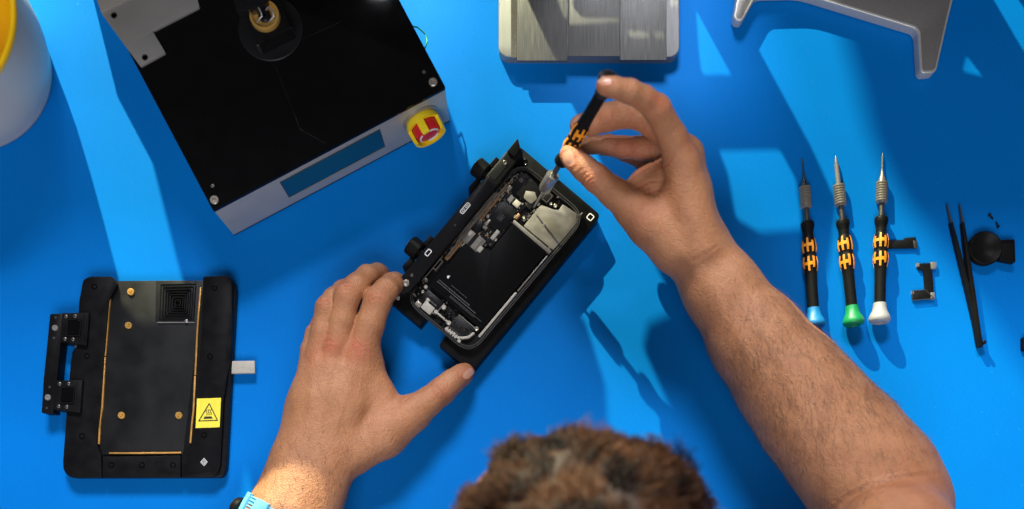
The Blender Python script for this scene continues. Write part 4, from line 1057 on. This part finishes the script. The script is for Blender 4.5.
# skin material
ms = bpy.data.materials.new('skin'); M['skin'] = ms
nt, N, L, b = nodes(ms)
tc = N.new('ShaderNodeTexCoord')
def noise_n(scale, det=4, stretch=None):
    n = N.new('ShaderNodeTexNoise'); n.inputs['Scale'].default_value = scale; n.inputs['Detail'].default_value = det
    L.new(tc.outputs['Object'], n.inputs['Vector']); return n
def mixc(fac, c1, c2, bt='MIX'):
    m = N.new('ShaderNodeMix'); m.data_type = 'RGBA'; m.blend_type = bt
    if isinstance(fac, (int, float)): m.inputs['Factor'].default_value = fac
    else: L.new(fac, m.inputs['Factor'])
    for i, c in ((6, c1), (7, c2)):
        if isinstance(c, tuple): m.inputs[i].default_value = (*c, 1)
        else: L.new(c, m.inputs[i])
    return m.outputs[2]
def mrange(s, a, b_, c, d):
    r = N.new('ShaderNodeMapRange'); r.inputs[1].default_value = a; r.inputs[2].default_value = b_; r.inputs[3].default_value = c; r.inputs[4].default_value = d
    L.new(s, r.inputs[0]); return r.outputs[0]
SK1, SK2, SK3 = (0.455, 0.208, 0.097), (0.365, 0.156, 0.070), (0.41, 0.108, 0.052)
c = mixc(mrange(noise_n(55, 6).outputs['Fac'], 0.35, 0.65, 0, 1), SK1, SK2)
c = mixc(mrange(noise_n(330, 3).outputs['Fac'], 0.45, 0.75, 0, 0.3), c, (0.31, 0.115, 0.055))
at = N.new('ShaderNodeAttribute'); at.attribute_name = 'blush'
nb = noise_n(160, 4)
mu = N.new('ShaderNodeMath'); mu.operation = 'MULTIPLY'; L.new(at.outputs['Fac'], mu.inputs[0]); L.new(mrange(nb.outputs['Fac'], 0.3, 0.7, 0.6, 1.2), mu.inputs[1])
mu2 = N.new('ShaderNodeMath'); mu2.operation = 'MINIMUM'; mu2.inputs[1].default_value = 0.85; L.new(mu.outputs[0], mu2.inputs[0])
c = mixc(mu2.outputs[0], c, SK3)
an = N.new('ShaderNodeAttribute'); an.attribute_name = 'nail'
c = mixc(an.outputs['Fac'], c, (0.56, 0.29, 0.19))
asc = N.new('ShaderNodeAttribute'); asc.attribute_name = 'scalp'
c = mixc(asc.outputs['Fac'], c, (0.03, 0.014, 0.008))
L.new(c, b.inputs['Base Color'])
L.new(mrange(an.outputs['Fac'], 0, 1, 0.5, 0.28), b.inputs['Roughness'])
b.inputs['Specular IOR Level'].default_value = 0.4
b.inputs['Subsurface Weight'].default_value = 0.12
b.inputs['Subsurface Radius'].default_value = (1.0, 0.35, 0.18)
b.inputs['Subsurface Scale'].default_value = 0.003
vo = N.new('ShaderNodeTexVoronoi'); vo.inputs['Scale'].default_value = 900; L.new(tc.outputs['Object'], vo.inputs['Vector'])
ad = N.new('ShaderNodeMath'); ad.operation = 'ADD'
L.new(mrange(vo.outputs['Distance'], 0, 0.8, 0, 0.5), ad.inputs[0]); L.new(noise_n(300, 6).outputs['Fac'], ad.inputs[1])
bp = N.new('ShaderNodeBump'); bp.inputs['Distance'].default_value = 0.0011; L.new(mrange(an.outputs['Fac'], 0, 1, 0.6, 0.05), bp.inputs['Strength'])
L.new(ad.outputs[0], bp.inputs['Height']); L.new(bp.outputs[0], b.inputs['Normal'])
me.polygons.foreach_set('use_smooth', [True] * len(me.polygons))
person = link('person', me, ms)
tag(person, 'person with curly brown hair seen from above, working on the phone with both hands', 'person')

# ---------------- hair as fine tapered ribbons
mh = mat('brown_hair', (0.062, 0.027, 0.012), 0.5, noise=0.7, nscale=55, spec=0.12)
M['hair'] = mh
_n, _N, _L, _b = mh.node_tree, mh.node_tree.nodes, mh.node_tree.links, mh.node_tree.nodes['Principled BSDF']
_a = _N.new('ShaderNodeAttribute'); _a.attribute_name = 'shade'
_m = _N.new('ShaderNodeMix'); _m.data_type = 'RGBA'; _m.inputs[6].default_value = (0.005, 0.002, 0.001, 1); _m.inputs[7].default_value = (0.105, 0.043, 0.018, 1)
_L.new(_a.outputs['Fac'], _m.inputs['Factor']); _L.new(_m.outputs[2], _b.inputs['Base Color'])
M['arm_hair'] = mat('arm_hair_brown', (0.11, 0.055, 0.028), 0.6)
def ribbons(name, P0, dirs, nrm, length, nseg, width, m, curl=0.0, curlf=2.0, droop=0.0, parent=None, wander=0.15, shade=None):
    """P0 (n,3) roots in units; dirs, nrm (n,3); builds tapered ribbons"""
    n = len(P0); pts = np.zeros((n, nseg + 1, 3)); pts[:, 0] = P0
    d = dirs.copy(); step = (length / nseg)[:, None]
    side = np.cross(d, nrm); side /= np.linalg.norm(side, axis=1)[:, None].clip(1e-6)
    ph_ = rng.uniform(0, 6.28, n); cf = curlf * rng.uniform(0.7, 1.3, n)
    for i in range(nseg):
        t = i / nseg
        off = (side * np.cos(ph_ + cf * 6.28 * t)[:, None] + nrm * np.sin(ph_ + cf * 6.28 * t)[:, None]) * curl
        dd = d + off + rng.normal(0, wander, (n, 3)) - nrm * droop * t
        dd /= np.linalg.norm(dd, axis=1)[:, None]
        pts[:, i + 1] = pts[:, i] + dd * step
    tang = np.gradient(pts, axis=1); tang /= np.linalg.norm(tang, axis=2)[:, :, None].clip(1e-6)
    wv = np.cross(tang, np.broadcast_to(nrm[:, None], tang.shape) + 0.3 * rng.normal(0, 1, (n, 1, 3))); wv /= np.linalg.norm(wv, axis=2)[:, :, None].clip(1e-6)
    tw_ = width * np.linspace(1, 0.25, nseg + 1)[None, :, None] * rng.uniform(0.7, 1.3, (n, 1, 1)) * 0.5
    a = pts + wv * tw_; b_ = pts - wv * tw_
    V = np.stack([a, b_], 2).reshape(-1, 3)
    base = (np.arange(n) * (nseg + 1) * 2)[:, None] + (np.arange(nseg) * 2)[None]
    Qd = np.stack([base, base + 1, base + 3, base + 2], -1).reshape(-1, 4)
    mm_ = np_mesh(name, V, Qd)
    if shade is not None: vattr(mm_, 'shade', np.repeat(shade, (nseg + 1) * 2))
    return link(name, mm_, m, parent)
# arm hair, sampled over the fine arm surface
def arm_hair(V, Nn, mask, count, dirv, ln):
    idx = np.where(mask)[0]; idx = rng.choice(idx, count, replace=False)
    Nq = Nn[idx]; dv = np.tile(np.array(dirv, float), (count, 1)) + rng.normal(0, 0.36, (count, 3))
    dv -= Nq * (dv * Nq).sum(1)[:, None]; dv /= np.linalg.norm(dv, axis=1)[:, None].clip(1e-6)
    dv = dv + Nq * rng.uniform(0.15, 0.5, count)[:, None]; dv /= np.linalg.norm(dv, axis=1)[:, None]
    return V[idx] + rng.uniform(-0.5, 0.5, (count, 3)) * 0.6, dv, Nq, rng.uniform(0.35, 1.35, count) * ln
sx, sy = seen(vR)
along = (sx - 700) * 0.6 + (sy - 255) * 0.8
mk = (along > 25) & (along < 300) & (nR[:, 2] > -0.35) & (sy < 505) & (rng.uniform(0, 1, len(vR)) < np.clip((along - 20) / 90, 0.12, 1) * np.where(along > 235, 0.35, 1))
h1 = arm_hair(vR, nR, mk, 3900, (0.35, 0.9, 0), 11.0)
sx, sy = seen(vL)
mk = (sy > 425) & (sy < 512) & (nL[:, 2] > -0.3) & (rng.uniform(0, 1, len(vL)) < np.clip((sy - 415) / 60, 0, 1))
h2 = arm_hair(vL, nL, mk, 800, (-0.1, -0.75, 0), 6.0)
cat = [np.concatenate(z) for z in zip(h1, h2)]
ribbons('arm_hair', cat[0], cat[1], cat[2], cat[3], 4, 0.21, M['arm_hair'], curl=0.06, curlf=0.5, droop=0.25, parent=person, wander=0.06)
# head hair
nB = vnormals(vB, qB)
if flipB: nB = -nB
hm_ = (np.hypot((vB[:, 0] - 567) / 96, np.hypot((vB[:, 1] - 572) / 108, (vB[:, 2] - 290) / 100)) < 1.12)
hm_ &= (vB[:, 2] > 262 + (vB[:, 1] < 520) * 22) & (vB[:, 1] < 665)
sx, sy = seen(vB)
hm_ &= ~((vB[:, 0] < 494) & (vB[:, 1] < 560) & (vB[:, 2] < 306))
scalp = hm_.astype(float)
idx = np.where(hm_)[0]
cnt = 34000
# roots spread over faces between neighbouring vertices
fsel = np.where(hm_[qB].all(1))[0]; fi = rng.choice(fsel, cnt)
wts = rng.dirichlet(np.ones(4), cnt); roots = (vB[qB[fi]] * wts[..., None]).sum(1); nrm = (nB[qB[fi]] * wts[..., None]).sum(1); nrm /= np.linalg.norm(nrm, axis=1)[:, None]
# locks: strands share the direction of the lock they belong to
nl = 300; lc = roots[rng.choice(cnt, nl)]; ldir = rng.normal(0, 1, (nl, 3)) * 0.42
own = np.empty(cnt, int)
for s_ in range(0, cnt, 3000):
    own[s_:s_ + 3000] = ((roots[s_:s_ + 3000, None] - lc[None]) ** 2).sum(2).argmin(1)
crown = np.array([578.0, 600.0, 385.0])
flow = roots - crown; flow -= nrm * (flow * nrm).sum(1)[:, None]; flow /= np.linalg.norm(flow, axis=1)[:, None].clip(1e-6)
ldo = ldir[own]; ldo -= nrm * np.abs((ldo * nrm).sum(1))[:, None] * 0.4
dv = flow * 0.8 + nrm * 0.38 + ldo + rng.normal(0, 0.10, (cnt, 3)); dv /= np.linalg.norm(dv, axis=1)[:, None]
ln = rng.uniform(17, 29, cnt) * rng.uniform(0.75, 1.15, nl)[own]
# curl phase shared in a lock
hp = ribbons('hair', roots, dv, nrm, ln, 7, 0.85, mh, curl=0.5, curlf=1.1, droop=0.9, parent=person, wander=0.05, shade=np.clip(rng.normal(0.22, 0.22, nl)[own] + rng.normal(0, 0.2, cnt), 0, 1))
# t-shirt over trunk and upper arms (a little outside the body)
FS = Field((60, 560, -420), (1120, 1150, 420), 8.0)
D = FS.d
chain_into(FS, D, [(571, 720, 196, 100), (571, 830, 60, 157), (571, 880, -120, 160), (571, 900, -370, 166)], 40)
chain_into(FS, D, [(440, 760, 180, 102), (700, 760, 180, 102)], 40)
chain_into(FS, D, [(700, 760, 190, 94), (790, 740, 230, 90), (830, 706, 220, 84)], 20)
chain_into(FS, D, [(440, 760, 180, 94), (350, 800, 170, 88), (275, 764, 112, 74)], 20)
vS, qS = field_mesh(FS, D); qS = qS.astype(np.int64); vS = relax(vS.astype(float), qS, 3)
link('shirt', np_mesh('shirt', vS, qS if not flipB else qS[:, ::-1]), M['shirt'], person, smooth=True)

# ================================================================ wrist watch
wa = Vector((-0.46, 0.888, 0)); wp = Vector((0.888, 0.46, 0))
cw = U(288, 526, 44)
cwv = Vector((cw[0], cw[1], 41))
wt = thing('wristwatch', 'light blue strap watch with black case on the left wrist at the lower edge', 'watch', W(cwv))
bm = bmesh.new(); n = 72
def elp(t, off, ax):
    a = 2 * math.pi * t / n
    p = cwv + wp * ((46.5 + off) * math.cos(a)) + Vector((0, 0, 1)) * ((37.5 + off) * math.sin(a)) + wa * ax
    return W(p)
prof = [(0.3, -10), (2.2, -10), (3.0, -9), (2.2, -7.8), (2.2, 7.8), (3.0, 9), (2.2, 10), (0.3, 10)]
rings_ = [[bm.verts.new(elp(i, o_, ax)) for i in range(n)] for o_, ax in prof]
for k in range(len(prof)):
    a_, b__ = rings_[k], rings_[(k + 1) % len(prof)]
    for i in range(n): bm.faces.new((a_[i], a_[(i + 1) % n], b__[(i + 1) % n], b__[i]))
me = bm_mesh(bm); autosmooth(me, 40); link('strap', me, M['strap'], wt)
# keeper loop with woven ribs near the left side
def seg_loop(name, t0, t1, off, ax0, ax1, m, par):
    bm = bmesh.new(); V_ = []
    steps = 8
    for i in range(steps + 1):
        t = t0 + (t1 - t0) * i / steps
        V_.append([bm.verts.new(elp(t, o_, ax)) for o_, ax in ((0.5, ax0), (off, ax0), (off + 0.6, (ax0 + ax1) / 2), (off, ax1), (0.5, ax1))])
    for a_, b__ in zip(V_, V_[1:]):
        for j in range(5): bm.faces.new((a_[j], a_[(j + 1) % 5], b__[(j + 1) % 5], b__[j]))
    bm.faces.new(V_[0]); bm.faces.new(V_[-1][::-1])
    me = bm_mesh(bm); autosmooth(me, 40); return link(name, me, m, par)
kp = seg_loop('strap_keeper', 22, 25.5, 5.0, -12, 12, M['strap'], wt)
seg_loop('strap_keeper', 28.5, 30.5, 4.6, -12.5, 12.5, M['strap'], wt)
for i in range(7): seg_loop('strap_rib', 25.7, 28.2, 3.6, -11 + i * 3.2, -9.6 + i * 3.2, M['strap'], wt)
ca = W(cwv - wp * 48.5 + Vector((0, 0, -6)) + wa * 7.0); cb_ = W(cwv - wp * 56 + Vector((0, 0, -9)) + wa * 7.0)
cs = lathe('watch_case', [(0, 9), (1, 10.5), (6, 10.5), (7.5, 9.8), (8, 8), (8, 0.02)], axis_m(ca, cb_), M['rubber'], wt, 48)
lathe('bezel', [(7.4, 10), (8.6, 9.2), (8.6, 8), (8, 7.8)], axis_m(ca, cb_), M['steel_dark'], cs, 48, cap=False)
KEY_E, KEY_C = 585.0, (1.0, 0.97, 0.62)
FILL_E, FILL_C = 134.0, (0.97, 0.98, 1.04)
BACK_E, BACK_C = 33.0, (0.97, 0.98, 1.04)
WORLD_S, WORLD_C = 0.095, (0.95, 0.97, 1.05)
# ================================================================ light
LP_U = (-380, -1904, 1020)
kd = bpy.data.lights.new('key_lamp', 'POINT'); kd.energy = KEY_E; kd.color = KEY_C; kd.shadow_soft_size = 12 * S
ko = bpy.data.objects.new('key_lamp', kd); C.objects.link(ko); ko.location = W(LP_U)
fd = bpy.data.lights.new('fill_softbox', 'AREA'); fd.shape = 'RECTANGLE'; fd.size = 0.95; fd.size_y = 0.7; fd.energy = FILL_E; fd.color = FILL_C
fo = bpy.data.objects.new('fill_softbox', fd); C.objects.link(fo)
fo.location = (-0.15, 2.3, 2.2)
fo.rotation_euler = (Vector((0.0, 0.0, 0)) - fo.location).to_track_quat('-Z', 'Y').to_euler()
bd = bpy.data.lights.new('room_softbox', 'AREA'); bd.shape = 'RECTANGLE'; bd.size = 1.6; bd.size_y = 1.0; bd.energy = BACK_E; bd.color = BACK_C
bo = bpy.data.objects.new('room_softbox', bd); C.objects.link(bo)
bo.location = (-0.1, -1.5, 1.9)
bo.rotation_euler = (Vector((0.0, 0.0, 0)) - bo.location).to_track_quat('-Z', 'Y').to_euler()
w = bpy.data.worlds.new('World'); sc.world = w; w.use_nodes = True
w.node_tree.nodes['Background'].inputs[0].default_value = (*WORLD_C, 1); w.node_tree.nodes['Background'].inputs[1].default_value = WORLD_S

# added unseen card, its openings cut to shape the table's patches of light
FY, FT = -150.0, 430.0
def thr(p):                      # table point (units) -> the card's plane
    f = (FY - p[1]) / (LP_U[1] - p[1])
    return (p[0] + f * (LP_U[0] - p[0]), f * LP_U[2])
holes = [
    [(-60, -20), (60, -60), (116, -10), (124, 50), (180, 272), (205, 345), (150, 352), (118, 320), (60, 260), (30, 120)],
    [(380, -30), (512, -30), (530, 14), (566, 92), (600, 160), (646, 248), (680, 312), (648, 327), (643, 348), (660, 385), (669, 405), (677, 432), (693, 465), (717, 509), (770, 620), (745, 640), (690, 545), (640, 470), (608, 430), (606, 390), (584, 322), (548, 300), (515, 262), (470, 170), (440, 90)],
    [(556, -5), (587, -5), (589, 20), (586, 43), (596, 55), (634, 55), (634, 62), (580, 65), (566, 24)],
    [(654, 10), (674, 0), (692, 40), (669, 43)],
    [(642, 72), (664, 73), (664, 83), (644, 82)], [(669, 73), (680, 73), (680, 83), (669, 83)],
    [(696, 10), (733, 78), (702, 78), (699, 56)],
    [(757, 50), (778, 4), (850, 4), (885, 60), (900, 132), (922, 186), (955, 232), (1015, 330), (1075, 430), (1140, 560), (1010, 590), (900, 585), (862, 520), (832, 420), (816, 320), (830, 260), (836, 205), (812, 152)],
    [(718, 151), (780, 150), (796, 180), (803, 232), (760, 236), (736, 222), (729, 180)],
    [(985, -12), (1010, -12), (1060, 60), (1060, 100), (1024, 55)],
    [(967, 56), (985, 80), (962, 75)],
    [(247, 468), (258, 520), (270, 575), (306, 628), (350, 645), (388, 655), (430, 720), (250, 720), (236, 530)],
]
cu = bpy.data.curves.new('flag', 'CURVE'); cu.dimensions = '2D'; cu.fill_mode = 'BOTH'
def spl(pts):
    sp_ = cu.splines.new('POLY'); sp_.points.add(len(pts) - 1); sp_.use_cyclic_u = True
    for i, (x, y) in enumerate(pts): sp_.points[i].co = (x, y, 0, 1)
x0, x1 = -560, 1330
spl([(x0, 2), (x1, 2), (x1, FT), (x0, FT)])
for hpoly in holes:
    hp2 = [thr(p) for p in rounded(hpoly, 4, 3)]
    spl([(a, b_) for a, b_ in hp2])
to = bpy.data.objects.new('tmp', cu); C.objects.link(to)
dg = bpy.context.evaluated_depsgraph_get()
fm = bpy.data.meshes.new_from_object(to.evaluated_get(dg)); bpy.data.objects.remove(to)
bm = bmesh.new(); bm.from_mesh(fm)
bmesh.ops.remove_doubles(bm, verts=bm.verts, dist=1e-5)
for v in bm.verts: v.co = W((v.co.x, FY, v.co.y))
r_ = bmesh.ops.extrude_face_region(bm, geom=list(bm.faces))
for v in [g for g in r_['geom'] if isinstance(g, bmesh.types.BMVert)]: v.co.y += 3 * S
me = bm_mesh(bm)
fl_ = link('shadow_card', me, M['flag'])
tag(fl_, 'added black card out of view, openings cut to shape the light on the table', 'shadow card')

def card(name, label, poly, y0):
    bm = bmesh.new(); pts = []
    for p in poly:
        f = (y0 - p[1]) / (LP_U[1] - p[1]); pts.append((p[0] + f * (LP_U[0] - p[0]), f * LP_U[2]))
    a_ = [bm.verts.new(W((x, y0, z))) for x, z in pts]; c_ = [bm.verts.new(W((x, y0, z)) + Vector((0, 3 * S, 0))) for x, z in pts]
    bm.faces.new(a_); bm.faces.new(c_[::-1]); k = len(pts)
    for i in range(k): bm.faces.new((a_[i], a_[(i + 1) % k], c_[(i + 1) % k], c_[i]))
    return tag(link(name, bm_mesh(bm), M['flag']), label, 'shadow card')
card('shadow_card', 'added narrow black card out of view, softening the edge of a light patch',
     [(815, -90), (838, 20), (856, 80), (866, 130), (900, 200), (942, 252), (1008, 345), (1090, 470), (1140, 440), (1030, 250), (955, 90), (950, -90)], -1000.0)  # second added card, unseen, blurs the right edge of the light patch

# ================================================================ camera and render
cd = bpy.data.cameras.new('camera'); cam = bpy.data.objects.new('camera', cd); C.objects.link(cam)
cam.location = W((NX, NY, H)); cam.rotation_euler = (0, 0, 0)
cd.sensor_fit = 'HORIZONTAL'; cd.sensor_width = 36.0
cd.lens = 36.0 * H / 1024.0
cd.shift_x = (512 - NX) / 1024.0; cd.shift_y = (NY - 254.5) / 1024.0
cd.clip_start = 0.02; cd.clip_end = 20
cd.dof.use_dof = True; cd.dof.focus_distance = (H - 26) * S; cd.dof.aperture_fstop = 2.6
sc.camera = cam
sc.view_settings.view_transform = 'Standard'; sc.view_settings.look = 'None'; sc.view_settings.exposure = 0; sc.view_settings.gamma = 1
sc.cycles.use_denoising = True
sc.cycles.max_bounces = 8
